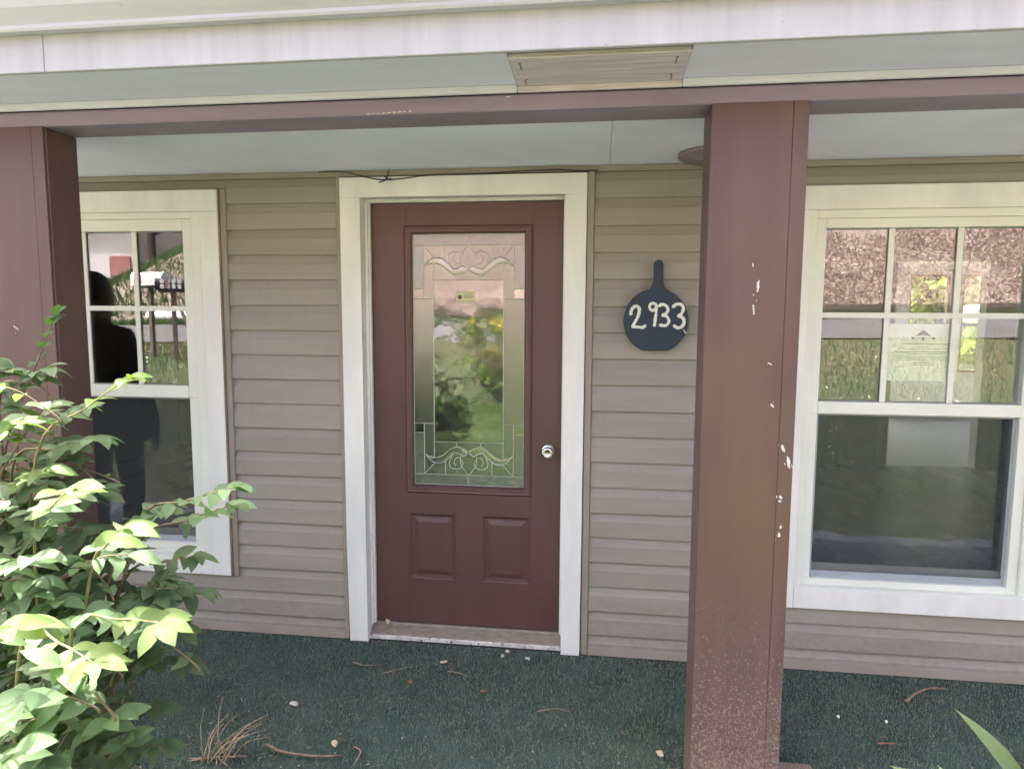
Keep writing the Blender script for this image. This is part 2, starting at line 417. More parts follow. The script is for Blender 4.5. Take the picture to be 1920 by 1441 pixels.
class MB:
    def __init__(s):
        s.v, s.f = [], []
    def add(s, vs, fs):
        o = len(s.v)
        s.v += [tuple(p) for p in vs]
        s.f += [tuple(i + o for i in f) for f in fs]
        return s
    def box(s, x0, x1, y0, y1, z0, z1, c=0.0015, m=None):
        c = min(c, 0.45 * min(abs(x1 - x0), abs(y1 - y0), abs(z1 - z0)))
        if c <= 0:
            vs = [(x, y, z) for x in (x0, x1) for y in (y0, y1) for z in (z0, z1)]
            fs = [(0, 1, 3, 2), (4, 6, 7, 5), (0, 4, 5, 1), (2, 3, 7, 6), (0, 2, 6, 4), (1, 5, 7, 3)]
        else:
            X, Y, Z = (x0, x1), (y0, y1), (z0, z1)
            vs, ix = [], {}
            for i in (0, 1):
                for j in (0, 1):
                    for k in (0, 1):
                        si, sj, sk = (1, -1)[i], (1, -1)[j], (1, -1)[k]
                        ix[i, j, k, 0] = len(vs); vs.append((X[i], Y[j] + sj * c, Z[k] + sk * c))
                        ix[i, j, k, 1] = len(vs); vs.append((X[i] + si * c, Y[j], Z[k] + sk * c))
                        ix[i, j, k, 2] = len(vs); vs.append((X[i] + si * c, Y[j] + sj * c, Z[k]))
            fs = []
            for a in (0, 1):
                fs.append([ix[a, 0, 0, 0], ix[a, 1, 0, 0], ix[a, 1, 1, 0], ix[a, 0, 1, 0]])
                fs.append([ix[0, a, 0, 1], ix[0, a, 1, 1], ix[1, a, 1, 1], ix[1, a, 0, 1]])
                fs.append([ix[0, 0, a, 2], ix[1, 0, a, 2], ix[1, 1, a, 2], ix[0, 1, a, 2]])
                for b in (0, 1):
                    fs.append([ix[a, b, 0, 0], ix[a, b, 1, 0], ix[a, b, 1, 1], ix[a, b, 0, 1]])
                    fs.append([ix[a, 0, b, 0], ix[a, 1, b, 0], ix[a, 1, b, 2], ix[a, 0, b, 2]])
                    fs.append([ix[0, a, b, 1], ix[1, a, b, 1], ix[1, a, b, 2], ix[0, a, b, 2]])
                    for d in (0, 1):
                        fs.append([ix[a, b, d, 0], ix[a, b, d, 1], ix[a, b, d, 2]])
            ce = Vector(((x0 + x1) / 2, (y0 + y1) / 2, (z0 + z1) / 2))
            for n_, f in enumerate(fs):
                p = [Vector(vs[i]) for i in f]
                nm = (p[1] - p[0]).cross(p[2] - p[0])
                if nm.dot(sum(p, Vector()) / len(p) - ce) < 0:
                    fs[n_] = f[::-1]
        if m is not None:
            vs = rot_pts(vs, m)
        return s.add(vs, fs)
    def prism_x(s, prof, x0, x1, caps=True):
        """profile of (y, z) points run along x"""
        n = len(prof)
        vs = [(x0, y, z) for y, z in prof] + [(x1, y, z) for y, z in prof]
        fs = [(i, (i + 1) % n, n + (i + 1) % n, n + i) for i in range(n)]
        if caps:
            fs += [tuple(range(n))[::-1], tuple(range(n, 2 * n))]
        return s.add(vs, fs)
    def tube(s, pts, r, n=8, m=None, cap=True):
        pts = [Vector(p) for p in pts]
        rr = r if isinstance(r, (list, tuple)) else [r] * len(pts)
        vs, fs = [], []
        up = None
        for i, p in enumerate(pts):
            d = (pts[min(i + 1, len(pts) - 1)] - pts[max(i - 1, 0)])
            if d.length < 1e-9:
                d = Vector((0, 0, 1))
            d.normalize()
            if up is None:
                up = d.orthogonal().normalized()
            up = (up - d * up.dot(d))
            up = up.normalized() if up.length > 1e-6 else d.orthogonal().normalized()
            sd = d.cross(up)
            for k in range(n):
                a = 2 * math.pi * k / n
                vs.append(p + (up * math.cos(a) + sd * math.sin(a)) * rr[i])
        for i in range(len(pts) - 1):
            for k in range(n):
                a, b = i * n + k, i * n + (k + 1) % n
                fs.append((a, b, b + n, a + n))
        if cap:
            fs.append(tuple(range(n))[::-1])
            fs.append(tuple(range(len(vs) - n, len(vs))))
        if m is not None:
            vs = [m @ v for v in vs]
        return s.add(vs, fs)
    def lathe(s, prof, n=20, m=None):
        """profile of (radius, height) turned about z"""
        vs, fs = [], []
        for r, z in prof:
            for k in range(n):
                a = 2 * math.pi * k / n
                vs.append((r * math.cos(a), r * math.sin(a), z))
        for i in range(len(prof) - 1):
            for k in range(n):
                a, b = i * n + k, i * n + (k + 1) % n
                fs.append((a, b, b + n, a + n))
        fs.append(tuple(range(n))[::-1])
        fs.append(tuple(range(len(vs) - n, len(vs))))
        if m is not None:
            vs = rot_pts(vs, m)
        return s.add(vs, fs)
    def slab_y(s, poly, y0, y1):
        """outline of (x, z) points given thickness along y (y0 the front)"""
        n = len(poly)
        vs = [(x, y0, z) for x, z in poly] + [(x, y1, z) for x, z in poly]
        fs = [tuple(range(n)), tuple(range(n, 2 * n))[::-1]]
        fs += [(i, n + i, n + (i + 1) % n, (i + 1) % n) for i in range(n)]
        return s.add(vs, fs)
    def mesh(s, name):
        me = bpy.data.meshes.new(name)
        me.from_pydata(s.v, [], s.f)
        me.update()
        return me
    def build(s, name, mat, parent=None, smooth=False, fix=False):
        me = s.mesh(name)
        if fix:
            bm = bmesh.new(); bm.from_mesh(me)
            bmesh.ops.recalc_face_normals(bm, faces=bm.faces)
            bm.to_mesh(me); bm.free()
        me.materials.append(mat)
        if smooth:
            me.polygons.foreach_set('use_smooth', [True] * len(me.polygons))
        o = bpy.data.objects.new(name, me)
        COL.objects.link(o)
        if parent is not None:
            o.parent = parent
        return o

def np_obj(name, V, F, mat, parent=None, kind=None):
    me = bpy.data.meshes.new(name)
    k = F.shape[1]
    me.vertices.add(len(V)); me.vertices.foreach_set('co', np.asarray(V, np.float32).ravel())
    me.loops.add(F.size); me.loops.foreach_set('vertex_index', F.astype(np.int32).ravel())
    me.polygons.add(len(F)); me.polygons.foreach_set('loop_start', np.arange(0, F.size, k, dtype=np.int32))
    me.update(); me.validate()
    me.materials.append(mat)
    o = bpy.data.objects.new(name, me)
    COL.objects.link(o)
    if parent is not None:
        o.parent = parent
    if kind:
        o['kind'] = kind
    return o

def thing(name, label, cat, loc=(0, 0, 0), group=None):
    o = bpy.data.objects.new(name, None)
    o.empty_display_size = 0.2
    COL.objects.link(o)
    o.location = loc
    return tag(o, label, cat, group)

def tag(o, label, cat=None, group=None, kind=None):
    o['label'] = label
    if cat:
        o['category'] = cat
    if group:
        o['group'] = group
    if kind:
        o['kind'] = kind
    return o

def node(name, parent, label=None):
    """a part that only gathers its own pieces"""
    o = bpy.data.objects.new(name, None)
    o.empty_display_size = 0.1
    COL.objects.link(o)
    o.parent = parent
    if label:
        o['label'] = label
    return o

def catmull(pts, n=8):
    P = [Vector(p) for p in pts]
    P = [P[0] * 2 - P[1]] + P + [P[-1] * 2 - P[-2]]
    out = []
    for i in range(1, len(P) - 2):
        for k in range(n):
            t = k / n
            out.append(0.5 * ((2 * P[i]) + (P[i + 1] - P[i - 1]) * t + (2 * P[i - 1] - 5 * P[i] + 4 * P[i + 1] - P[i + 2]) * t * t
                              + (3 * P[i] - P[i - 1] - 3 * P[i + 1] + P[i + 2]) * t ** 3))
    out.append(P[-2])
    return out

# ------------------------------------------------------------------ the setting: ground, road, hillside
def sstep(a, b, x):
    t = np.clip((x - a) / (b - a), 0, 1)
    return t * t * (3 - 2 * t)

def road_z(x):
    return 1.31 + 0.015 * np.clip(x, -20, 20)

def yard_z(x, y):
    x, y = np.asarray(x, float), np.asarray(y, float)
    e = np.clip(1.07 + 0.10 * x, 0.5, 1.6)
    t = np.clip((-y - 2.4) / 5.2, 0, 1)
    z = -0.13 + (road_z(x) - 0.005) * np.power(t, e)
    return z + 0.025 * np.sin(x * 2.3 + y) * np.sin(y * 1.9) * np.clip((-y - 1.6), 0, 1)

def hill_z(x, y):
    x, y = np.asarray(x, float), np.asarray(y, float)
    s = sstep(-17, -7, x)
    d = np.clip(-y - 10.9, 0, 60)
    bank = 0.20 * sstep(0, 0.35, d)
    rise = 6.5 * np.tanh(np.clip(d - 0.35, 0, 60) * 0.80 / 6.5)
    left = 0.10 * d
    z = road_z(x) + 0.14 + s * (bank + rise) + (1 - s) * left
    return z + 0.22 * s * np.sin(x * 0.9 + 0.6 * y) * np.sin(y * 0.8) * sstep(0.5, 3, d)

def grid(name, x0, x1, y0, y1, nx, ny, fz, mat, kind='structure', jit=0.0):
    X, Y = np.meshgrid(np.linspace(x0, x1, nx), np.linspace(y0, y1, ny))
    Z = fz(X, Y)
    if jit:
        Z = Z + rng.normal(0, jit, Z.shape)
    V = np.stack([X, Y, Z], -1).reshape(-1, 3)
    i = np.arange((nx - 1) * (ny - 1))
    a = (i // (nx - 1)) * nx + i % (nx - 1)
    F = np.stack([a, a + 1, a + nx + 1, a + nx], -1)
    o = np_obj(name, V, F, mat, None, kind)
    o.data.polygons.foreach_set('use_smooth', [True] * len(o.data.polygons))
    return o

tag(grid('lawn', -32, 32, -7.62, -1.26, 160, 60, yard_z, M['lawn'], jit=0.006), 'sloping green lawn between the porch and the road')
tag(grid('road', -60, 60, -10.5, -7.6, 60, 6, lambda x, y: road_z(x) + 0.012 - 0.092 * (y + 9.05), M['asphalt']), 'grey asphalt road across the yard')
tag(grid('hillside', -60, 60, -46, -10.48, 150, 90, hill_z, M['hill'], jit=0.03), 'brown leaf covered hillside across the road')
tag(grid('ground', -400, 400, -1.3, 400, 90, 90, lambda x, y: -0.15 + 0.045 * np.clip(y - 9, 0, 40) + 0 * x, M['lawn']), 'green back yard ground behind the house')

def scatter_tris(P, size, tilt, wid, mat, name, parent=None, quads=False):
    """small upright blades or lying leaves at points P"""
    n = len(P)
    a = rng.uniform(0, 2 * np.pi, n)
    d = np.stack([np.cos(a), np.sin(a), np.zeros(n)], -1)
    h = size * rng.uniform(0.6, 1.4, n)[:, None]
    lean = rng.uniform(0, tilt, n)[:, None]
    b = rng.uniform(0, 2 * np.pi, n)
    ld = np.stack([np.cos(b), np.sin(b), np.zeros(n)], -1)
    up = np.array([0, 0, 1.0])
    tip = P + (up * np.cos(lean) + ld * np.sin(lean)) * h
    w = wid * rng.uniform(0.7, 1.3, n)[:, None]
    if quads:
        mid = (P + tip) / 2
        V = np.concatenate([P, mid - d * w, tip, mid + d * w]).reshape(4, n, 3).transpose(1, 0, 2).reshape(-1, 3)
        F = np.arange(4 * n).reshape(-1, 4)
    else:
        V = np.stack([P - d * w, P + d * w, tip], 1).reshape(-1, 3)
        F = np.arange(3 * n).reshape(-1, 3)
    return np_obj(name, V, F, mat, parent, 'stuff')

# bluish ground strip added out of view to bounce light onto the porch
def bed_z(x, y):
    return yard_z(x, y) + 0.004 + 0.03 * np.clip(1 - np.abs(y + 1.8) / 0.55, 0, 1)
tag(grid('bounce_bed', -6, 8, -2.35, -1.27, 120, 14, bed_z, M['bed'], jit=0.006), 'bluish bare bed added along the porch edge to bounce light')

# grass on the lawn, thicker near the porch
n = 90000
gx = rng.uniform(-9, 9, n); gy = -2.28 - 5.3 * rng.random(n) ** 1.0
P = np.stack([gx, gy, yard_z(gx, gy) - 0.005], -1)
tag(scatter_tris(P, 0.075, 0.9, 0.0045, M['grass'], 'lawn_grass'), 'short green grass growing over the yard', 'grass')
n = 55000
gx = rng.uniform(-2.8, 1.8, n); gy = -2.3 - 2.6 * rng.random(n) ** 1.3
P = np.stack([gx, gy, yard_z(gx, gy) - 0.005], -1)
tag(scatter_tris(P, 0.06, 0.8, 0.0045, M['lush'], 'lush_grass'), 'fresh bright green grass just beyond the added bed', 'grass')
n = 9000
gx = rng.uniform(-9, 9, n); gy = rng.uniform(-7.75, -6.3, n)
P = np.stack([gx, gy, yard_z(gx, gy)], -1)
tag(scatter_tris(P, 0.09, 1.1, 0.004, M['straw'], 'roadside_weeds'), 'dry pale weeds along the near edge of the road', 'weeds')
n = 26000
gx = rng.uniform(-20, 20, n); gy = rng.uniform(-11.0, -10.45, n)
P = np.stack([gx, gy, hill_z(gx, gy)], -1)
tag(scatter_tris(P, 0.16, 0.8, 0.008, M['grass'], 'verge_grass'), 'rough grass along the far edge of the road', 'grass')
n = 700
gx = rng.uniform(-8, 8, n); gy = rng.uniform(-7.2, -3.4, n)
P = np.stack([gx, gy, yard_z(gx, gy) + 0.05], -1)
tag(scatter_tris(P, 0.03, 1.3, 0.014, M['clover'], 'clover_flowers', quads=True), 'white clover flowers dotted over the lawn', 'flowers')
n = 170000
near = rng.random(n) < 0.8
gx = np.where(near, rng.uniform(-4, 13, n), rng.uniform(-9, 20, n)); gy = np.where(near, -11.1 - 6.5 * rng.random(n), -11.2 - 18 * rng.random(n))
P = np.stack([gx, gy, hill_z(gx, gy) + 0.012], -1)
tag(scatter_tris(P, 0.062, 1.5, 0.020, M['litter'], 'fallen_leaves', quads=True), 'fallen brown leaves covering the hillside', 'leaves')
n = 45000
gx = rng.uniform(-22, -6, n); gy = -11.2 - 14 * rng.random(n)
P = np.stack([gx, gy, hill_z(gx, gy)], -1)
tag(scatter_tris(P, 0.20, 1.1, 0.02, M['grass'], 'slope_grass'), 'green grass on the slope before the neighbouring house', 'grass')
bank = MB()
for x in np.linspace(-6, 22, 29):
    z = float(road_z(x))
    bank.prism_x([(-10.82, z + 0.10), (-10.88, z + 0.33), (-10.98, z + 0.42), (-11.35, z + 0.38), (-11.4, z - 0.1)], float(x), float(x) + 1.0)
tag(bank.build('bank', M['soil']), 'dark undercut soil bank at the foot of the hillside', kind='structure')

# ------------------------------------------------------------------ the house
HX0, HX1, HY1 = -4.2, 7.0, 7.5
house = thing('house', 'taupe sided house front with covered porch, maroon columns and door', 'house')

LW = (-2.20, -1.315, 0.40, 2.005)      # rough openings x0, x1, z0, z1
DO = (-0.476, 0.474, 0.0, 2.102)
RW = (1.515, 2.405, 0.395, 1.985)

def wall_cells(x0, x1, z0, z1, y0, y1, holes):
    m = MB()
    xs = sorted({x0, x1, *[h[0] for h in holes], *[h[1] for h in holes]})
    for a, b in zip(xs, xs[1:]):
        cuts = sorted((h[2], h[3]) for h in holes if h[0] <= a + 1e-6 and h[1] >= b - 1e-6)
        z = z0
        for c0, c1 in cuts:
            if c0 > z + 1e-6:
                m.box(a, b, y0, y1, z, c0, 0)
            z = c1
        if z < z1 - 1e-6:
            m.box(a, b, y0, y1, z, z1, 0)
    return m

front = wall_cells(HX0, HX1, -0.1, 2.6, 0.022, 0.15, (LW, DO, RW)).build('wall', M['inwall'], house)
front['label'] = 'front wall clad in taupe dutch lap siding'

PITCH, Z0 = 0.1165, 0.100
def lap_profile(t):
    """face of one course: y at the fraction t of its height, cove in the upper part"""
    if t < 0.62:
        return -0.0145 + 0.0035 * t / 0.62
    u = (t - 0.62) / 0.38
    return -0.011 + 0.0135 * max(0.0, min(1.0, u)) ** 0.75

def siding_course(k, x0, x1, za, zb):
    zb_full = Z0 + PITCH * k
    ts = [0, 0.31, 0.61, 0.622, 0.632, 0.65, 0.68, 0.73, 0.80, 0.90, 1.03]
    zl = sorted({min(max(zb_full + PITCH * t, za), zb) for t in ts})
    if len(zl) < 2:
        return
    prof = [(lap_profile((z - zb_full) / PITCH), z) for z in zl]
    bot = (prof[0][0] + 0.006, prof[0][1] + 0.0005)
    pts = prof + [(0.021, zl[-1]), (0.021, zl[0])]
    nseg = max(1, min(12, int((x1 - x0) / 0.30)))
    n_ = len(pts)
    ph = k * 1.7
    vs, fs = [], []
    for q in range(nseg + 1):
        x = x0 + (x1 - x0) * q / nseg
        dz = 0.0013 * math.sin(x * 3.1 + ph) + 0.0009 * math.sin(x * 7.3 + 2.3 * ph)
        dy = 0.0012 * math.sin(x * 2.3 + 1.9 * ph) + 0.0008 * math.sin(x * 5.9 + ph)
        for i, (y, z) in enumerate(pts):
            vs.append((x, y + (dy if i < len(prof) else 0), z + (dz if i < 3 and za <= zb_full + 1e-6 else 0)))
    for q in range(nseg):
        for i in range(n_):
            a, b = q * n_ + i, q * n_ + (i + 1) % n_
            fs.append((a, b, b + n_, a + n_))
    fs += [tuple(range(n_))[::-1], tuple(range(nseg * n_, (nseg + 1) * n_))]
    MB().add(vs, fs).build('siding_plank', M['siding'], front, fix=True)

cuts = [(-2.385, -1.124, 0.282, 2.155), (-0.586, 0.588, -1, 2.3), (1.445, 2.52, 0.286, 2.122)]
for k in range(-1, 18):
    za, zb = (Z0 + PITCH * k, Z0 + PITCH * (k + 1) + 0.003)
    if k == -1:
        za = 0.035
    zb = min(zb, 2.192)
    if za >= zb:
        continue
    x = HX0
    for c0, c1, cz0, cz1 in cuts + [(HX1, HX1 + 1, -9, 9)]:
        if cz1 <= za or cz0 >= zb:
            if c0 < HX1:
                continue
        siding_course(k, x, c0, za, zb)
        if c0 < HX1:
            if cz0 > za + 0.004:
                siding_course(k, c0, c1, za, cz0)
            if cz1 < zb - 0.004:
                siding_course(k, c0, c1, cz1, zb)
        x = c1
# bottom starter strip and top trim under the ceiling
for a, b in ((HX0, -0.586), (0.588, HX1)):
    MB().prism_x([(-0.020, 0.002), (-0.016, 0.038), (-0.004, 0.042), (0.021, 0.042), (0.021, 0.002)], a, b).build('starter_strip', M['taupe'], front, fix=True)
MB().prism_x([(-0.022, 2.193), (-0.022, 2.216), (0.02, 2.216), (0.02, 2.193)], HX0, HX1).build('top_trim', M['taupe'], front, fix=True)

# the other walls, inside faces included
sw = MB()
sw.box(HX0, HX0 + 0.12, 0.15, HY1, -0.1, 2.6, 0)
SWO = (4.35, 7.25, 0.20, 2.30)  # window opening added out of view so daylight fills the back room
side = sw.build('side_wall', M['taupe'], house)
sr = MB()
sr.box(HX1 - 0.12, HX1, 0.15, SWO[0], -0.1, 2.6, 0).box(HX1 - 0.12, HX1, SWO[1], HY1, -0.1, 2.6, 0)
sr.box(HX1 - 0.12, HX1, SWO[0], SWO[1], -0.1, SWO[2], 0).box(HX1 - 0.12, HX1, SWO[0], SWO[1], SWO[3], 2.6, 0)
sr.build('side_wall', M['taupe'], house)
sw_ = node('fill_side_window', house)
f = MB()
for y in (SWO[0], 5.78, SWO[1] - 0.05):
    f.box(HX1 - 0.10, HX1 - 0.03, y, y + 0.05, SWO[2], SWO[3])
f.box(HX1 - 0.10, HX1 - 0.03, SWO[0] + 0.051, SWO[1] - 0.051, SWO[2], SWO[2] + 0.05).box(HX1 - 0.10, HX1 - 0.03, SWO[0] + 0.051, SWO[1] - 0.051, SWO[3] - 0.05, SWO[3])
f.build('frame', M['vinyl'], sw_)
MB().box(HX1 - 0.066, HX1 - 0.062, SWO[0] + 0.05, SWO[1] - 0.05, SWO[2] + 0.05, SWO[3] - 0.05, 0).build('pane', M['glass_back'], sw_)
BW = (5.045, 5.600, 0.77, 2.18)
BW2 = (5.755, 6.30, 0.77, 2.18)
FILL_BW = (-2.5, 4.3, 0.20, 2.30)  # wide unseen opening added to throw light on the back room floor
wall_cells(HX0, HX1, -0.1, 2.6, HY1, HY1 + 0.14, (FILL_BW, BW, BW2)).build('back_wall', M['inwall'], house)
wall_cells(HX0 + 0.12, HX1 - 0.12, 0.10, 2.45, 4.0, 4.11, ((3.45, 4.262, 0.10, 2.10),)).build('partition', M['inwall'], house)
MB().box(HX0 + 0.12, HX1 - 0.12, 0.15, 4.055, -0.1, 0.10, 0).build('interior_floor', M['infloor'], house)
MB().box(HX0 + 0.12, HX1 - 0.12, 4.059, HY1, -0.1, 0.097, 0).build('interior_floor', M['backfloor'], house)
MB().box(HX0, HX1, 0.15, HY1 + 0.14, 2.45, 2.52, 0).build('interior_ceiling', M['inceil'], house)
for x0 in (3.36, 4.262):
    MB().box(x0, x0 + 0.09, 3.98, 4.0 - 0.001, 0.10, 2.19, 0.003).build('door_casing', M['inceil'], house)
MB().box(3.45, 4.262, 3.98, 3.999, 2.10, 2.19, 0.003).build('door_casing', M['inceil'], house)
for x0, x1, z0, z1 in (FILL_BW, BW, BW2):
    w = node('back_and_fill_window', house)  # the widest of the three is the added light opening
    f = MB()
    f.box(x0, x0 + 0.03, HY1 + 0.02, HY1 + 0.1, z0, z1).box(x1 - 0.03, x1, HY1 + 0.02, HY1 + 0.1, z0, z1)
    f.box(x0 + 0.03, x1 - 0.03, HY1 + 0.02, HY1 + 0.1, z0, z0 + 0.04).box(x0 + 0.03, x1 - 0.03, HY1 + 0.02, HY1 + 0.1, z1 - 0.03, z1)
    f.box(x0 + 0.03, x1 - 0.03, HY1 + 0.03, HY1 + 0.08, 1.44, 1.48)
    f.build('frame', M['rot'], w)
    MB().box(x0 + 0.03, x1 - 0.03, HY1 + 0.053, HY1 + 0.057, z0 + 0.04, z1 - 0.03, 0).build('pane', M['glass_back'], w)
cu_ = MB()
for i in range(6):
    cu_.tube([(5.625 + 0.012 * i, HY1 - 0.03, 0.80), (5.628 + 0.012 * i, HY1 - 0.03, 2.22)], 0.009, 6)
cu_.build('curtain', M['white_enamel'], house)

# roof
SL = 0.48
rf = MB()
ye, ze, yr = -1.30, 2.485, 3.3
zr_ = ze + (yr - ye) * SL
rf.prism_x([(ye, ze), (yr, zr_), (HY1 + 0.6, zr_ - (HY1 + 0.6 - yr) * SL), (HY1 + 0.6, zr_ - (HY1 + 0.6 - yr) * SL + 0.05), (yr, zr_ + 0.05), (ye, ze + 0.035)], HX0 - 0.4, HX1 + 0.4)
roof = rf.build('roof', M['shingle'], house, fix=True)
for x in (HX0 + 0.02, HX1 - 0.08):
    MB().prism_x([(-1.19, 2.28), (-1.19, 2.51), (yr, zr_ - 0.02), (HY1 + 0.1, zr_ - (HY1 + 0.1 - yr) * SL - 0.02), (HY1 + 0.1, 2.52), (0.1, 2.52), (0.1, 2.28)], x, x + 0.06).build('gable_end', M['taupe'], house, fix=True)

# porch ceiling, beam, eave
YC0, YC1 = -0.924, -0.771
ce = node('porch_ceiling', house, 'painted plywood porch ceiling, blue haze tint put into its colour')
for a, b in ((HX0, -2.05), (-2.049, 0.648), (0.6492, 3.05), (3.051, HX1)):
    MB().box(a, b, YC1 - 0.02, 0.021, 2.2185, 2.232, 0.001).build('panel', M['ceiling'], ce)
MB().box(HX0, HX1, YC0, YC1, 2.195, 2.244, 0.004).build('porch_beam', M['beam'], house)['label'] = 'maroon beam over the columns, haze tint put into its colour'
MB().box(HX0, HX1, YC0 + 0.01, YC1 - 0.01, 2.2445, 2.45, 0).build('beam_core', M['dark'], house)
PX0, PX1 = 0.358, 0.848
eave = node('eave', house)
for a, b in ((HX0 - 0.3, PX0), (PX1, HX1 + 0.3)):
    MB().box(a, b, -0.940, YC0 - 0.0005, 2.2445, 2.2675, 0.003).build('eave_strip', M['strip'], eave)
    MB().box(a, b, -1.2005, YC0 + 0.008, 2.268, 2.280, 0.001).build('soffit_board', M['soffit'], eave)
MB().box(PX0 + 0.001, PX1 - 0.001, -0.938, YC0 - 0.0005, 2.2445, 2.2615, 0.002).build('bare_strip', M['bare'], eave)
pb = MB().box(PX0 + 0.002, PX1 - 0.002, -1.158, YC0 + 0.004, 2.262, 2.277, 0.002).build('patch_board', M['bare'], eave)
for nx_ in (PX0 + 0.030, PX1 - 0.035):
    for ny_ in (-1.12, -0.99):
        MB().lathe([(0.004, 0), (0.004, -0.001), (0.001, -0.0012)], 8, Matrix.Translation((nx_ + random.uniform(-.006, .006), ny_, 2.2619))).build('nail', M['twig'], eave)
        MB().box(nx_ - 0.002, nx_ + 0.0015, ny_ + 0.006, ny_ + random.uniform(0.035, 0.06), 2.2615, 2.2621, 0).build('rust_streak', M['twig'], eave)
pb['label'] = 'bare weathered wood board where the soffit paint is missing'
for a, b in ((HX0 - 0.3, -0.9755), (-0.974, 2.9), (2.9015, HX1 + 0.3)):
    MB().box(a, b, -1.218, -1.2012, 2.2600, 2.44, 0.002).build('fascia_board', M['fascia'], eave)
gut = node('gutter', house, 'pale aluminium gutter along the porch eave')
gp = [(-1.2195, 2.47), (-1.2195, 2.362), (-1.252, 2.360), (-1.257, 2.366), (-1.254, 2.376), (-1.270, 2.388), (-1.292, 2.406), (-1.306, 2.432), (-1.309, 2.462), (-1.320, 2.466), (-1.320, 2.474), (-1.304, 2.474), (-1.300, 2.438), (-1.286, 2.412), (-1.262, 2.394), (-1.247, 2.378), (-1.246, 2.368), (-1.225, 2.370), (-1.225, 2.47)]
for a, b in ((HX0 - 0.35, 1.9), (1.9005, HX1 + 0.35)):
    MB().prism_x(gp, a, b).build('gutter_length', M['gutter'], gut, fix=True)

# columns
def column(x0, x1, label):
    c = node('column', house, label)
    w = 0.044
    MB().box(x0 + 0.012, x1 - 0.012, YC0 + 0.012, YC1 - 0.012, 0.001, 2.1945, 0).build('core', M['dark'], c)
    MB().box(x0 + 0.0003, x1 - w - 0.0006, YC0, YC0 + 0.0118, 0.002, 2.1946, 0.0012).build('front_board', M['maroon'], c)
    MB().box(x1 - w, x1 - 0.0003, YC0 - 0.0006, YC0 + 0.0118, 0.002, 2.1946, 0.0012).build('corner_board', M['maroon'], c)
    for a, b in ((x0, x0 + 0.0118), (x1 - 0.0118, x1)):
        MB().box(a, b, YC0 + 0.0122, YC1, 0.002, 2.1946, 0.003).build('side_board', M['maroon'], c)
    MB().box(x0 + 0.0122, x1 - 0.0122, YC1 - 0.0118, YC1 - 0.0002, 0.002, 2.1946, 0.002).build('back_board', M['maroon'], c)
    return c
col_r = column(0.936, 1.2127, 'maroon boxed column with white paint chips, standing between door and wide window')
col_l = column(-1.527, -1.2503, 'maroon boxed column behind the leafy bush')
column(3.55, 3.83, 'maroon boxed column past the wide window')

def flake(cx, cz, w, h, ang, y, parent, mat='chip', bits=2):
    n = 18
    pts, r = [], 1.0
    ph = random.uniform(0, 6)
    for i in range(n):
        a = 2 * math.pi * i / n
        r = 0.72 + 0.22 * math.sin(2 * a + ph) + random.uniform(-0.16, 0.2)
        px, pz = math.cos(a) * w / 2 * r, math.sin(a) * h / 2 * r
        pts.append((cx + px * math.cos(ang) - pz * math.sin(ang), cz + px * math.sin(ang) + pz * math.cos(ang)))
    for _ in range(bits):
        flake(cx + random.uniform(-1, 1) * w, cz + random.uniform(-1, 1) * h, w * random.uniform(.15, .35), h * random.uniform(.1, .25), ang, y, parent, mat, 0)
    return MB().slab_y(pts[::-1], y - 0.0005, y + 0.001).build('paint_chip', M[mat], parent, fix=True)
for cx, cz, w, h, a in ((1.088, 1.661, .012, .042, -.15), (1.078, 1.593, .008, .034, .05), (1.071, 1.725, .004, .018, .2), (1.181, 1.172, .015, .026, .5), (1.199, 1.130, .013, .05, .3),
                        (1.181, 1.019, .012, .014, 0), (1.178, 1.007, .008, .010, 0), (1.144, 1.303, .008, .02, .4), (1.185, 0.925, .010, .012, 0), (1.181, 0.90, .012, .016, .3), (1.132, 1.43, .016, .006, -.5), (1.167, 1.02, .003, .014, .1)):
    if abs(cx - 1.1677) < w * 0.6:
        cx += w * 0.7
    flake(cx, cz, w, h, a, YC0 - (0.0006 if cx > 1.168 else 0), col_r)
flake(-1.375, 1.172, .010, .02, .2, YC0, col_l)
flake(-1.40, 1.52, .006, .03, .9, YC0, col_l)
flake(1.089, 1.387, .026, .034, .4, YC0, col_r, 'door', 0)
flake(1.092, 1.392, .010, .012, .4, YC0 - 0.0007, col_r, 'maroon', 0)
beam = bpy.data.objects['porch_beam']
for i in range(9):
    t = i / 8
    flake(-0.115 + 0.135 * t, 2.1985 + 0.0045 * t, random.uniform(.005, .022), .0035 + 0.002 * t, .04, YC0, beam, 'chip', 0)
flake(0.33, 2.236, .012, .006, .2, YC0, beam)

# the cables and the round plate on the ceiling
cab = MB()
cab.tube(catmull([(-0.66, -0.03, 2.214), (-0.55, -0.036, 2.212), (-0.47, -0.045, 2.193), (-0.40, -0.047, 2.176), (-0.34, -0.046, 2.170), (-0.26, -0.044, 2.1745), (-0.17, -0.042, 2.185), (-0.05, -0.040, 2.189), (0.10, -0.038, 2.190), (0.27, -0.036, 2.197), (0.42, -0.036, 2.199), (0.52, -0.036, 2.193), (0.60, -0.03, 2.194)], 6), 0.0028, 6)
tag(cab.build('cable', M['cable'], None, True), 'thin dark cable sagging along the top of the door casing', 'cable')
hk = MB()
hk.tube(catmull([(-0.329, -0.043, 2.214), (-0.329, -0.052, 2.195), (-0.336, -0.055, 2.172), (-0.352, -0.054, 2.162), (-0.372, -0.05, 2.158)], 5), 0.003, 6)
hk.tube(catmull([(-0.345, -0.05, 2.185), (-0.336, -0.057, 2.178), (-0.325, -0.055, 2.170), (-0.315, -0.05, 2.175)], 4), 0.003, 6)
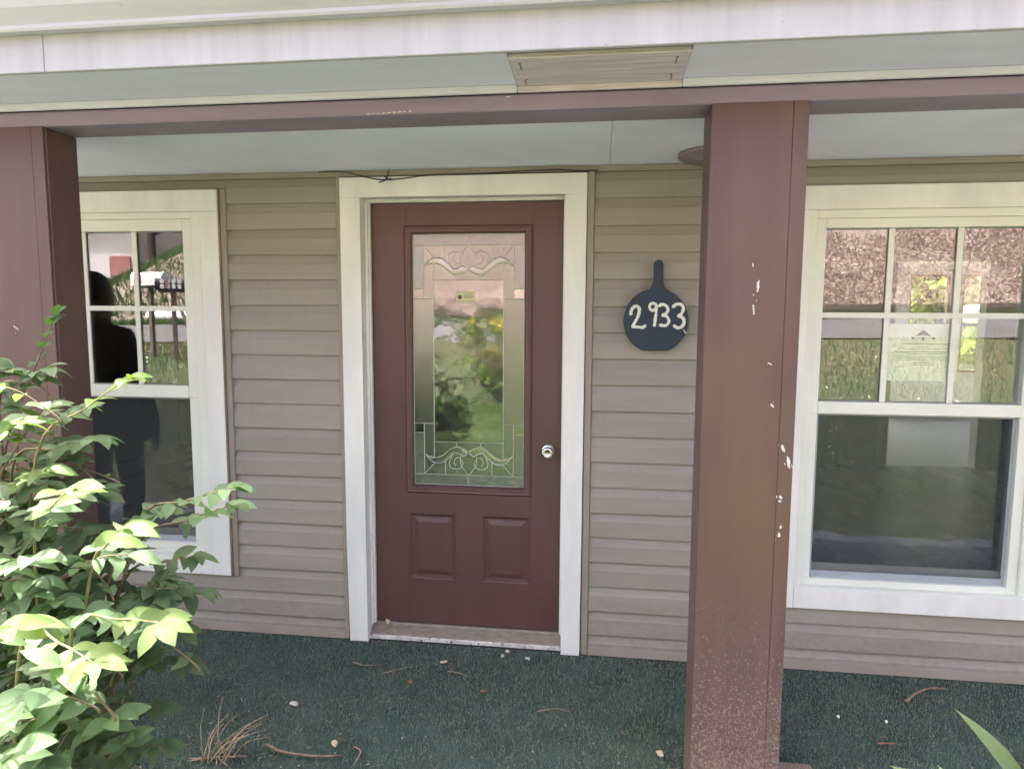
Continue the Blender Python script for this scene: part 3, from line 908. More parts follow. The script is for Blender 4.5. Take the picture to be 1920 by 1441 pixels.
tag(hk.build('cable_hook', M['cable'], None, True), 'bent wire hook holding the cable over the maroon door', 'hook')
pl = MB()
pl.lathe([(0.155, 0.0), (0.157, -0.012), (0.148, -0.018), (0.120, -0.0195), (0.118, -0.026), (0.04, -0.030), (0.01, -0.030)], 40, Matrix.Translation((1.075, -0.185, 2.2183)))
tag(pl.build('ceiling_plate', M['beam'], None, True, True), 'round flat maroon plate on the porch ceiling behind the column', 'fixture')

# ------------------------------------------------------------------ windows
def make_window(label, gx0, gx1, gzt, gzb, rz0, rz1, ox0, ox1, oz0, oz1, iw0, iw1, head, apron, mz, edge_side, sash_w):
    """g: glass, r: meeting rail, o: outer casing, iw0/iw1 widths of the side casings"""
    w = node('window', house, label)
    yf = -0.032
    MB().box(ox0, ox1, yf, 0.0215, oz1 - head, oz1, 0.002).build('head_casing', M['cream'], w)
    MB().box(ox0, ox0 + iw0, yf + 0.0008, 0.0213, oz0, oz1 - head - 0.0008, 0.002).build('side_casing', M['cream'], w)
    MB().box(ox1 - iw1, ox1, yf + 0.0008, 0.0213, oz0, oz1 - head - 0.0008, 0.002).build('side_casing', M['cream'], w)
    MB().box(ox0 + iw0 + 0.0008, ox1 - iw1 - 0.0008, yf + 0.0015, 0.0211, oz0, oz0 + apron, 0.002).build('bottom_casing', M['cream'], w)
    # frame between casing and glass: outer frame and sash
    a0, a1, b0, b1 = ox0 + iw0, ox1 - iw1, oz0 + apron, oz1 - head
    fr = MB()
    y0, y1 = -0.016, 0.085
    fx0, fx1, fz0, fz1 = gx0 - sash_w, gx1 + sash_w, gzb - 0.030, gzt + sash_w
    fr.box(a0, fx0, y0, y1, b0, b1, 0.002).box(fx1, a1, y0, y1, b0, b1, 0.002)
    fr.box(fx0, fx1, y0, y1, fz1, b1, 0.002).box(fx0, fx1, y0 - 0.012, y1, b0, b0 + (fz0 - b0) * 0.55, 0.002).box(fx0, fx1, y0 - 0.004, y1, b0 + (fz0 - b0) * 0.55, fz0, 0.002)
    fr.build('frame', M['vinyl'], w)
    us = MB()
    ys = -0.004
    us.box(fx0, gx0, ys, 0.06, rz0, fz1, 0.002).box(gx1, fx1, ys, 0.06, rz0, fz1, 0.002)
    us.box(gx0, gx1, ys + 0.0006, 0.06, gzt, fz1, 0.002).box(gx0, gx1, ys - 0.003, 0.06, rz0, rz1, 0.002)
    us.build('upper_sash', M['vinyl'], w)
    ls = MB()
    ls.box(fx0, gx0, ys + 0.003, 0.075, fz0, rz0, 0.002).box(gx1, fx1, ys + 0.003, 0.075, fz0, rz0, 0.002)
    ls.box(gx0, gx1, ys + 0.0036, 0.075, fz0, gzb, 0.002)
    ls.build('lower_sash', M['vinyl'], w)
    MB().box(gx0, gx1, 0.028, 0.032, rz1, gzt, 0).build('pane', M['glass'], w)
    MB().box(gx0, gx1, 0.060, 0.064, gzb, rz0, 0).build('pane', M['glass'], w)
    gw = (gx1 - gx0) / 3
    for i in (1, 2):
        for z0, z1 in ((rz1, mz - 0.0122), (mz + 0.0122, gzt)):
            MB().box(gx0 + gw * i - 0.012, gx0 + gw * i + 0.012, 0.019, 0.0272, z0, z1, 0.001).build('muntin', M['vinyl'], w)
    MB().box(gx0, gx1, 0.0185, 0.0272, mz - 0.012, mz + 0.012, 0.001).build('muntin', M['vinyl'], w)
    sf = MB()
    sf.box(gx0, gx0 + 0.013, 0.020, 0.030, gzb, rz0, 0.001).box(gx1 - 0.013, gx1, 0.020, 0.030, gzb, rz0, 0.001)
    sf.box(gx0 + 0.013, gx1 - 0.013, 0.020, 0.030, gzb, gzb + 0.030, 0.001).box(gx0 + 0.013, gx1 - 0.013, 0.020, 0.030, rz0 - 0.010, rz0, 0.001)
    sf.build('screen_frame', M['grey_alu'], w)
    MB().box(gx0 + 0.013, gx1 - 0.013, 0.0248, 0.0254, gzb + 0.030, rz0 - 0.010, 0).build('insect_screen', M['screen'], w)
    # bottom rail of the inner sash, seen through the screen
    MB().box(gx0, gx1, 0.050, 0.059, gzb, gzb + 0.055, 0.001).build('inner_rail', M['vinyl'], w)
    # j channel and the bare wood edge of the casing
    if edge_side:
        MB().box(ox1 + 0.0003, ox1 + 0.008, yf + 0.003, 0.0212, oz0 + 0.002, oz1 - 0.002, 0.002).build('casing_edge', M['rot'], w)
    jx = ox1 + (0.0085 if edge_side else 0.0005)
    MB().box(jx, jx + 0.027, -0.0215, 0.0212, oz0 - 0.003, oz1 + 0.004, 0.002).build('j_channel', M['taupe'], w)
    MB().box(ox0 - 0.012, ox0 - 0.0005, -0.0185, 0.0212, oz0 - 0.003, oz1 + 0.004, 0.002).build('j_channel', M['taupe'], w)
    MB().box(ox0, ox1, -0.0185, 0.0212, oz1 + 0.0005, oz1 + 0.009, 0.002).build('j_channel', M['taupe'], w)
    return w
win_l = make_window('white double hung window beside the leafy bush', -2.16, -1.357, 1.963, 0.435, 1.164, 1.224, -2.373, -1.160, 0.290, 2.146, 0.09, 0.09, 0.098, 0.083, 1.596, True, 0.055)
win_r = make_window('wide white double hung window with a paper notice inside', 1.558, 2.365, 1.9415, 0.420, 1.1565, 1.209, 1.457, 2.505, 0.2905, 2.1125, 0.030, 0.030, 0.097, 0.095, 1.578, False, 0.040)
m = MB()
for i in range(7):
    x = -1.352 + 0.0085 * i
    m.box(x, x + 0.0082, -0.0295 - random.uniform(0, .003), -0.02, 0.374 + random.uniform(-.006, .003), 0.402 + random.uniform(-.008, .004), 0.002)
m.build('rotten_sill_end', M['rotten'], win_l)['label'] = 'rotten bare wood at the corner of the sill'

# ------------------------------------------------------------------ door
dr = node('door', house, 'maroon entry door with a leaded decorative glass panel')
YD = 0.069
DX, DT, DB = 0.4485, 2.0845, 0.066
GX0, GX1, GZ0, GZ1 = -0.256, 0.273, 0.757, 1.945
PAN = [(-0.283, -0.053, 0.288, 0.620), (0.075, 0.308, 0.288, 0.620)]
leafm = wall_cells(-DX, DX, DB, DT, YD, YD + 0.044, [(GX0 - 0.02, GX1 + 0.02, GZ0 - 0.02, GZ1 + 0.02)] + [p for p in PAN])
# the lite and the panels share x ranges, so cut by hand
leafm = MB()
leafm.box(-DX, PAN[0][0], YD, YD + 0.044, DB, DT, 0.001)
leafm.box(PAN[1][1], DX, YD, YD + 0.044, DB, DT, 0.001)
leafm.box(PAN[0][0], PAN[1][1], YD, YD + 0.044, GZ1 + 0.02, DT, 0)
leafm.box(PAN[0][0], PAN[1][1], YD, YD + 0.044, PAN[0][3], GZ0 - 0.02, 0)
leafm.box(PAN[0][0], PAN[1][1], YD, YD + 0.044, DB, PAN[0][2], 0)
leafm.box(PAN[0][1], PAN[1][0], YD, YD + 0.044, PAN[0][2], PAN[0][3], 0)
leafm.box(PAN[0][0], GX0 - 0.02, YD, YD + 0.044, GZ0 - 0.02, GZ1 + 0.02, 0)
leafm.box(GX1 + 0.02, PAN[1][1], YD, YD + 0.044, GZ0 - 0.02, GZ1 + 0.02, 0)
leafm.build('door_leaf', M['door'], dr)

def rings(levels, fill=True):
    """concentric rectangles (x0, x1, z0, z1, y) joined into a moulded panel"""
    vs, fs = [], []
    for x0, x1, z0, z1, y in levels:
        vs += [(x0, y, z0), (x1, y, z0), (x1, y, z1), (x0, y, z1)]
    for i in range(len(levels) - 1):
        for k in range(4):
            a, b = 4 * i + k, 4 * i + (k + 1) % 4
            fs.append((a, b, b + 4, a + 4))
    if fill:
        b = 4 * (len(levels) - 1)
        fs.append((b, b + 1, b + 2, b + 3))
    return vs, fs
for x0, x1, z0, z1 in PAN:
    L = [(x0 + i, x1 - i, z0 + i, z1 - i, YD + y) for i, y in ((0, 0.0005), (0.003, -0.0025), (0.008, 0.000), (0.014, 0.0085), (0.022, 0.0095), (0.026, 0.0085), (0.046, 0.0015), (0.050, 0.0010))]
    MB().add(*rings(L)).build('panel', M['door'], dr)
L = [(GX0 - i, GX1 + i, GZ0 - i, GZ1 + i, YD + y) for i, y in ((0.038, 0.001), (0.0375, -0.006), (0.030, -0.0125), (0.022, -0.010), (0.018, -0.0115), (0.008, -0.011), (0.002, -0.004), (0.0, 0.012))]
MB().add(*rings(L, False)).build('glass_moulding', M['door'], dr)

ux = lambda u: GX0 + (GX1 - GX0) * u
vz = lambda v: GZ1 - (GZ1 - GZ0) * v
YG = YD + 0.0085
def pane(u0, u1, v0, v1, mat):
    MB().box(ux(u0) + 0.0006, ux(u1) - 0.0006, YG, YG + 0.004, vz(v1) + 0.0006, vz(v0) - 0.0006, 0).build('glass_piece', M[mat], dr)
pane(.186, .814, .178, .822, 'door_clear')
for u0, u1 in ((0, .186), (.814, 1)):
    pane(u0, u1, .252, .748, 'door_grain')
for u0, u1 in ((0, .495), (.495, 1)):
    pane(u0, u1, 0, .044, 'door_tex'); pane(u0, u1, .956, 1, 'door_tex')
for u0, u1, w0, w1 in ((0, .094, .094, .186), (.906, 1, .814, .906)):
    for f_ in (lambda v: v, lambda v: 1 - v):
        for (a, b, c, d, mt) in ((u0, u1, .214, .252, 'door_clear'), (u0, u1, .044, .214, 'door_tex'), (w0, w1, .044, .252, 'door_grain')):
            c, d = sorted((f_(c), f_(d)))
            pane(a, b, c, d, mt)
pane(.186, .814, .044, .178, 'door_grain'); pane(.186, .814, .822, .956, 'door_grain')
scroll_lo = [(.094, .128), (.142, .117), (.193, .113), (.253, .12), (.313, .141), (.365, .157), (.408, .159), (.465, .149), (.495, .139)]
scroll_hi = [(.105, .125), (.142, .105), (.193, .092), (.262, .094), (.322, .115), (.365, .134), (.408, .132), (.455, .122), (.49, .134)]
curl = [(.365, .134), (.33, .103), (.33, .078), (.382, .068), (.433, .076), (.445, .096), (.41, .116), (.375, .108), (.368, .092), (.385, .084)]
petal = [(.433, .130), (.425, .095), (.452, .070), (.495, .048)]
lead = MB()
def came(pts, r=0.0023, smooth=True):
    P = [(ux(u), YG - 0.0006, vz(v)) for u, v in pts]
    lead.tube(catmull(P, 5) if smooth and len(P) > 2 else P, r, 6)
def line(u0, v0, u1, v1):
    came([(u0, v0), (u1, v1)], 0.0021)
for g in (lambda v: v, lambda v: 1 - v):
    line(0, g(.044), 1, g(.044)); line(.495, g(0), .495, g(.044)); line(.186, g(.178), .814, g(.178))
    for h in (lambda u: u, lambda u: 1 - u):
        line(h(0), g(.252), h(.186), g(.252)); line(h(0), g(.214), h(.094), g(.214)); line(h(.094), g(.044), h(.094), g(.252))
        line(h(.094), g(.046), h(.185), g(.088)); line(h(.286), g(.044), h(.286), g(.10)); line(h(.39), g(.16), h(.39), g(.178))
        for c in (scroll_lo, scroll_hi, curl, petal):
            came([(h(u), g(v)) for u, v in c])
for u in (.186, .814):
    line(u, .114, u, .886)
for a in ((0, 0, 0, 1), (1, 0, 1, 1), (0, 0, 1, 0), (0, 1, 1, 1)):
    line(*[0.003 + 0.994 * q for q in a])
lead.build('lead_came', M['came'], dr)
for g in (lambda v: v, lambda v: 1 - v):
    for h in (lambda u: u, lambda u: 1 - u):
        lo, hi = catmull([(h(u), g(v), 0) for u, v in scroll_lo], 5), catmull([(h(u), g(v), 0) for u, v in scroll_hi], 5)
        vs, fs = [], []
        for a, b in zip(lo, hi):
            c = (a + b) / 2
            vs += [(ux(a.x), YG - 0.0003, vz(a.y)), (ux(c.x), YG - 0.004, vz(c.y)), (ux(b.x), YG - 0.0003, vz(b.y))]
        for i in range(len(lo) - 1):
            for k in (0, 1):
                q = 3 * i + k
                fs.append((q, q + 1, q + 4, q + 3))
        MB().add(vs, fs).build('bevelled_scroll', M['door_bevel'], dr, True)

kb = Matrix.Translation((0.389, YD, 0.941)) @ Matrix.Rotation(math.pi / 2, 4, 'X')
k1 = MB().lathe([(0.0325, 0.0), (0.033, 0.003), (0.028, 0.007), (0.016, 0.010), (0.013, 0.014), (0.0125, 0.024), (0.018, 0.032), (0.0255, 0.040), (0.0275, 0.047), (0.0265, 0.054), (0.022, 0.058), (0.013, 0.0592), (0.0125, 0.058), (0.002, 0.058)], 28, kb)
knob = k1.build('door_knob', M['nickel'], dr, True, True)
MB().box(0.3875, 0.3905, YD - 0.0594, YD - 0.0582, 0.936, 0.946, 0).build('keyhole', M['dark'], knob)

# jamb, casing, threshold
df = node('door_frame', house, 'cream painted door casing with worn lower ends')
jl = MB()
jl.box(-0.4758, -0.4695, -0.0302, 0.140, 0.004, 2.0975, 0.001).box(-0.4694, -0.4505, 0.0450, 0.066, 0.062, 2.0975, 0.001).box(-0.4694, -0.4570, 0.030, 0.0448, 0.062, 2.0975, 0.002)
jl.build('jamb', M['cream'], df)
jr = MB()
jr.box(0.4690, 0.4738, -0.0302, 0.140, 0.004, 2.0975, 0.001).box(0.4500, 0.4688, 0.0450, 0.066, 0.062, 2.0975, 0.001).box(0.4560, 0.4688, 0.030, 0.0448, 0.062, 2.0975, 0.002)
jr.build('jamb', M['cream'], df)
jh = MB()
jh.box(-0.4758, 0.4738, -0.0302, 0.140, 2.0978, 2.1018, 0.001).box(-0.4500, 0.4495, 0.0450, 0.066, 2.0862, 2.0976, 0.001).box(-0.4565, 0.4555, 0.030, 0.0448, 2.0905, 2.0976, 0.002)
jh.build('head_jamb', M['cream'], df)
cl = MB()
def casing(x0, x1, taper):
    prof = [(x0, 2.0970), (x1, 2.0970), (x1 - taper * 0.002, 0.5), (x1 - taper * 0.004, 0.002), (x0 - taper * 0.002 + 0.006, 0.001), (x0 - taper * 0.0005, 0.5)]
    return MB().slab_y(prof[::-1], -0.0325, 0.0214)
for x0, x1, tp in ((-0.563, -0.4697, -1), (0.4600, 0.5535, 1)):
    casing(x0, x1, tp).build('side_casing', M['cream'], df, fix=True)
MB().box(-0.564, 0.5545, -0.0330, 0.0214, 2.0973, 2.1865, 0.002).build('head_casing', M['cream'], df)
MB().box(-0.5855, -0.5645, -0.0215, 0.0212, 0.003, 2.1925, 0.002).build('j_channel', M['taupe'], df)
MB().box(0.5560, 0.5860, -0.0215, 0.0212, 0.003, 2.1925, 0.002).build('j_channel', M['taupe'], df)
th = MB()
th.prism_x([(0.005, 0.026), (0.010, 0.030), (0.060, 0.052), (0.066, 0.060), (0.130, 0.062), (0.130, 0.004), (0.005, 0.004)], -0.4690, 0.4595)
th.build('threshold', M['threshold'], df, fix=True)
MB().box(-0.4690, 0.4595, -0.004, 0.0045, 0.002, 0.024, 0.003).build('threshold_lip', M['thr_white'], df)

# ------------------------------------------------------------------ porch floor and turf carpet
pf = MB().box(HX0, HX1, -1.255, 0.022, -0.16, -0.004, 0.004).build('porch_floor', M['turf_base'])
tag(pf, 'porch floor under dark green artificial turf', kind='structure')
MB().box(HX0, HX1, -1.285, -1.257, -0.16, -0.002, 0.004).build('edge_board', M['maroon'], pf)
n = 150000
tx = rng.uniform(-2.6, 3.2, n); ty = rng.uniform(-1.25, -0.022, n)
keep = ~(((tx > 0.93) & (tx < 1.22) | (tx > -1.535) & (tx < -1.243)) & (ty < -0.765) & (ty > -0.93))
keep &= ~((np.abs(tx + 0.517) < 0.05) & (ty > -0.034)) & ~((np.abs(tx - 0.507) < 0.05) & (ty > -0.034))
P = np.stack([tx, ty, np.full(n, -0.004)], -1)[keep]
tag(scatter_tris(P, 0.0135, 0.85, 0.0014, M['turf'], 'turf_pile', pf), 'short dark green turf fibres')

# ------------------------------------------------------------------ house number board
pan = thing('house_number_board', 'navy frying pan shaped board reading 2933 on the siding', 'sign', (0.859, -0.03, 1.42))
cx0, cz0, R0 = 0.0, 0.130, 0.1385
out = []
a0, a1 = math.radians(-70), math.radians(250)
chord = math.asin(0.128 / R0)
ths = np.linspace(-chord + 0.0, math.pi + chord, 46)
for a in ths:
    x, z = cx0 + R0 * math.cos(a), cz0 + R0 * math.sin(a)
    if abs(x - 0.007) < 0.024 and z > 0.2:
        continue
    out.append((x, z))
i = next(k for k, p in enumerate(out) if p[0] < -0.017 and p[1] > 0.2)
handle = [(0.050, 0.262), (0.034, 0.276), (0.028, 0.296), (0.0265, 0.33), (0.0265, 0.372), (0.020, 0.387), (0.006, 0.392), (-0.007, 0.387), (-0.0135, 0.372), (-0.013, 0.33), (-0.015, 0.296), (-0.022, 0.276), (-0.036, 0.263)]
out = [p for p in out if not (-0.036 < p[0] < 0.050 and p[1] > 0.2)]
i = next(k for k, p in enumerate(out) if p[0] < 0 and p[1] > 0.2)
out = out[:i] + handle + out[i:]
# bevelled front edge
c_ = Vector((0.0, 0.15))
inn = [(x + (0.0035 if x < 0 else -0.0035) * min(1, abs(x) / 0.02), z + (0.0035 if z < 0.13 else -0.0035 * (0 if 0.27 < z < 0.37 else 1))) for x, z in out]
nn = len(out)
vs = [(x, -0.018, z) for x, z in inn] + [(x, -0.0145, z) for x, z in out] + [(x, 0.0, z) for x, z in out]
fs = [tuple(range(nn))] + [(r * nn + k, (r + 1) * nn + k, (r + 1) * nn + (k + 1) % nn, r * nn + (k + 1) % nn) for r in (0, 1) for k in range(nn)] + [tuple(range(2 * nn, 3 * nn))[::-1]]
MB().add(vs, fs).build('board', M['navy'], pan, fix=True)
zx = lambda u: ((1140 + u / 6.55) - 1230) * 0.00227
zz = lambda v: 0.133 - ((460 + v / 6.55) - 600) * 0.00229
def stroke(pts, wid):
    P = catmull([(zx(u), 0, zz(v)) for u, v in pts], 5)
    vs, fs = [], []
    for i, p in enumerate(P):
        d = (P[min(i + 1, len(P) - 1)] - P[max(i - 1, 0)]).normalized()
        nrm = Vector((-d.z, 0, d.x))
        w = wid * 0.5 * random.uniform(0.78, 1.15)
        for s_, y in ((-1, -0.0181), (-0.8, -0.0192), (0.8, -0.0193), (1, -0.0181)):
            vs.append((p.x + nrm.x * w * s_, y, p.z + nrm.z * w * s_))
    for i in range(len(P) - 1):
        for k in range(3):
            a = 4 * i + k
            fs.append((a, a + 1, a + 5, a + 4))
    # rounded ends
    n0 = len(vs)
    for e, sgn in ((0, -1), (len(P) - 1, 1)):
        d = (P[min(e + 1, len(P) - 1)] - P[max(e - 1, 0)]).normalized() * sgn
        b = len(vs)
        vs.append((P[e].x + d.x * wid * .45, -0.0182, P[e].z + d.z * wid * .45))
        for k in range(3):
            fs.append((4 * e + k, 4 * e + k + 1, b))
    MB().add(vs, fs).build('painted_digit', M['white_paint'], pan, fix=True)
stroke([(278, 845), (285, 795), (318, 752), (358, 748), (383, 790), (368, 870), (332, 940), (306, 992), (330, 998), (380, 1003), (430, 1006), (460, 985)], 0.0140)
stroke([(583, 772), (560, 795), (528, 790), (508, 762), (516, 722), (550, 707), (585, 728), (592, 780), (583, 880), (572, 985)], 0.0130)
stroke([(622, 742), (660, 722), (708, 738), (735, 788), (705, 838), (668, 852), (718, 868), (748, 918), (733, 966), (690, 984), (640, 975)], 0.0138)
stroke([(792, 752), (842, 717), (898, 727), (920, 772), (900, 832), (862, 862), (908, 880), (934, 930), (914, 985), (862, 1010), (812, 982)], 0.0138)
stroke([(932, 1035), (945, 1055), (960, 1075)], 0.005)
MB().lathe([(0.006, 0), (0.006, 0.002), (0.003, 0.003), (0.001, 0.003)], 10, Matrix.Translation((0.0065, -0.0178, 0.372)) @ Matrix.Rotation(math.pi / 2, 4, 'X')).build('screw', M['black_enamel'], pan, True, True)

# ------------------------------------------------------------------ notice in the window, sticker on the door
nt = thing('paper_notice', 'typed paper notice taped inside the wide window', 'notice', (1.985, 0.041, 1.30))
MB().box(-0.143, 0.140, 0, 0.0006, 0.0, 0.243, 0).build('sheet', M['paper'], nt)
em = MB()
em.add([(-0.035, -0.0004, 0.190), (0.035, -0.0004, 0.190), (0.0, -0.0004, 0.218), (0.0, -0.0004, 0.196)], [(0, 3, 2), (3, 1, 2)])
for sx in (-1, 1):
    em.box(sx * 0.042 - 0.006, sx * 0.042 + 0.006, -0.0005, -0.0003, 0.178, 0.188, 0)
em.box(-0.042, 0.042, -0.0005, -0.0003, 0.182, 0.184, 0).box(-0.004, 0.004, -0.0005, -0.0003, 0.172, 0.188, 0)
em.build('printed_emblem', M['ink'], nt)
tx_ = MB()
for z, a, b, h in ((0.158, -0.08, 0.125, 0.0032), (0.146, -0.02, 0.03, 0.0016), (0.138, -0.10, 0.12, 0.0014), (0.124, -0.11, 0.125, 0.0028), (0.116, -0.06, 0.08, 0.0022), (0.104, -0.11, 0.12, 0.0014), (0.097, -0.10, 0.118, 0.0014), (0.090, -0.11, 0.10, 0.0014), (0.078, -0.04, 0.03, 0.002), (0.070, -0.05, 0.05, 0.002), (0.060, -0.11, -0.06, 0.0018)):
    x = a
    while x < b:
        w = random.uniform(0.004, 0.016)
        tx_.box(x, min(b, x + w), -0.0005, -0.0003, z - h / 2, z + h / 2, 0)
        x += w + 0.0025
tx_.build('printed_text', M['ink'], nt)
for x, z in ((-0.150, 0.236), (-0.150, 0.0)):
    MB().box(x - 0.012, x + 0.014, -0.0012, -0.0008, z - 0.004, z + 0.006, 0).build('tape', M['sticker'], nt)

st = thing('door_sticker', 'small pale sticker with a dark badge on the door glass', 'sticker', (-0.0055, YG - 0.0012, 1.655))
MB().box(-0.0445, 0.0445, -0.0008, 0, -0.0275, 0.0275, 0.0).build('card', M['sticker'], st)
sk = MB()
star = []
for i in range(12):
    a = math.pi * i / 6
    r = 0.0125 if i % 2 == 0 else 0.0085
    star.append((-0.025 + r * math.sin(a), -0.001 + r * math.cos(a)))
sk.slab_y(star[::-1], -0.0014, -0.0009)
sk.build('badge', M['ink'], st, fix=True)
sl = MB()
for z, a, b in ((0.021, -0.038, 0.040), (0.012, -0.006, 0.036), (0.006, -0.006, 0.034), (0.0, -0.006, 0.038), (-0.006, -0.006, 0.030), (-0.020, -0.04, 0.04)):
    x = a
    while x < b:
        w = random.uniform(0.003, 0.008)
        sl.box(x, min(b, x + w), -0.0013, -0.0009, z - 0.0011, z + 0.0011, 0)
        x += w + 0.0018
sl.build('printed_text', M['ink'], st)

# ------------------------------------------------------------------ leaves and the bush
def leaf_mesh(name, mat, length=1.0, width=0.42, droop=0.18, fold=0.16, bite=False, twist=0.0):
    """one pointed oval leaf along +x, midrib folded, tip drooping"""
    ts = [0.0, 0.10, 0.24, 0.42, 0.60, 0.76, 0.88, 0.95, 1.0]
    ws = [0.02, 0.40, 0.80, 1.0, 0.93, 0.68, 0.36, 0.14, 0.0]
    vs, fs = [], []
    for t, w in zip(ts, ws):
        x = t * length
        z = -droop * length * t * t + 0.06 * length * math.sin(t * math.pi)
        h = w * width * 0.5 * length
        wl = h * (random.uniform(0.94, 1.05))
        wr = h * (random.uniform(0.94, 1.05))
        if bite and 0.5 < t < 0.8:
            wr *= 0.35
        tw = twist * t
        vs += [(x, wl, z + fold * wl + tw * wl), (x, 0, z), (x, -wr, z + fold * wr - tw * wr)]
    for i in range(len(ts) - 1):
        for k in (0, 1):
            a = 3 * i + k
            fs.append((a, a + 3, a + 4, a + 1))
    me = bpy.data.meshes.new(name)
    me.from_pydata(vs, [], fs)
    me.update()
    me.materials.append(mat)
    me.polygons.foreach_set('use_smooth', [True] * len(me.polygons))
    return me
LEAVES = {}
for y, mt in ((0, 'leaf'), (1, 'leaf_young')):
    LEAVES[y] = [leaf_mesh('leaf', M[mt], 1, random.uniform(.44, .56), random.uniform(.10, .30), random.uniform(.10, .25), k == 5, random.uniform(-.25, .25)) for k in range(6)]

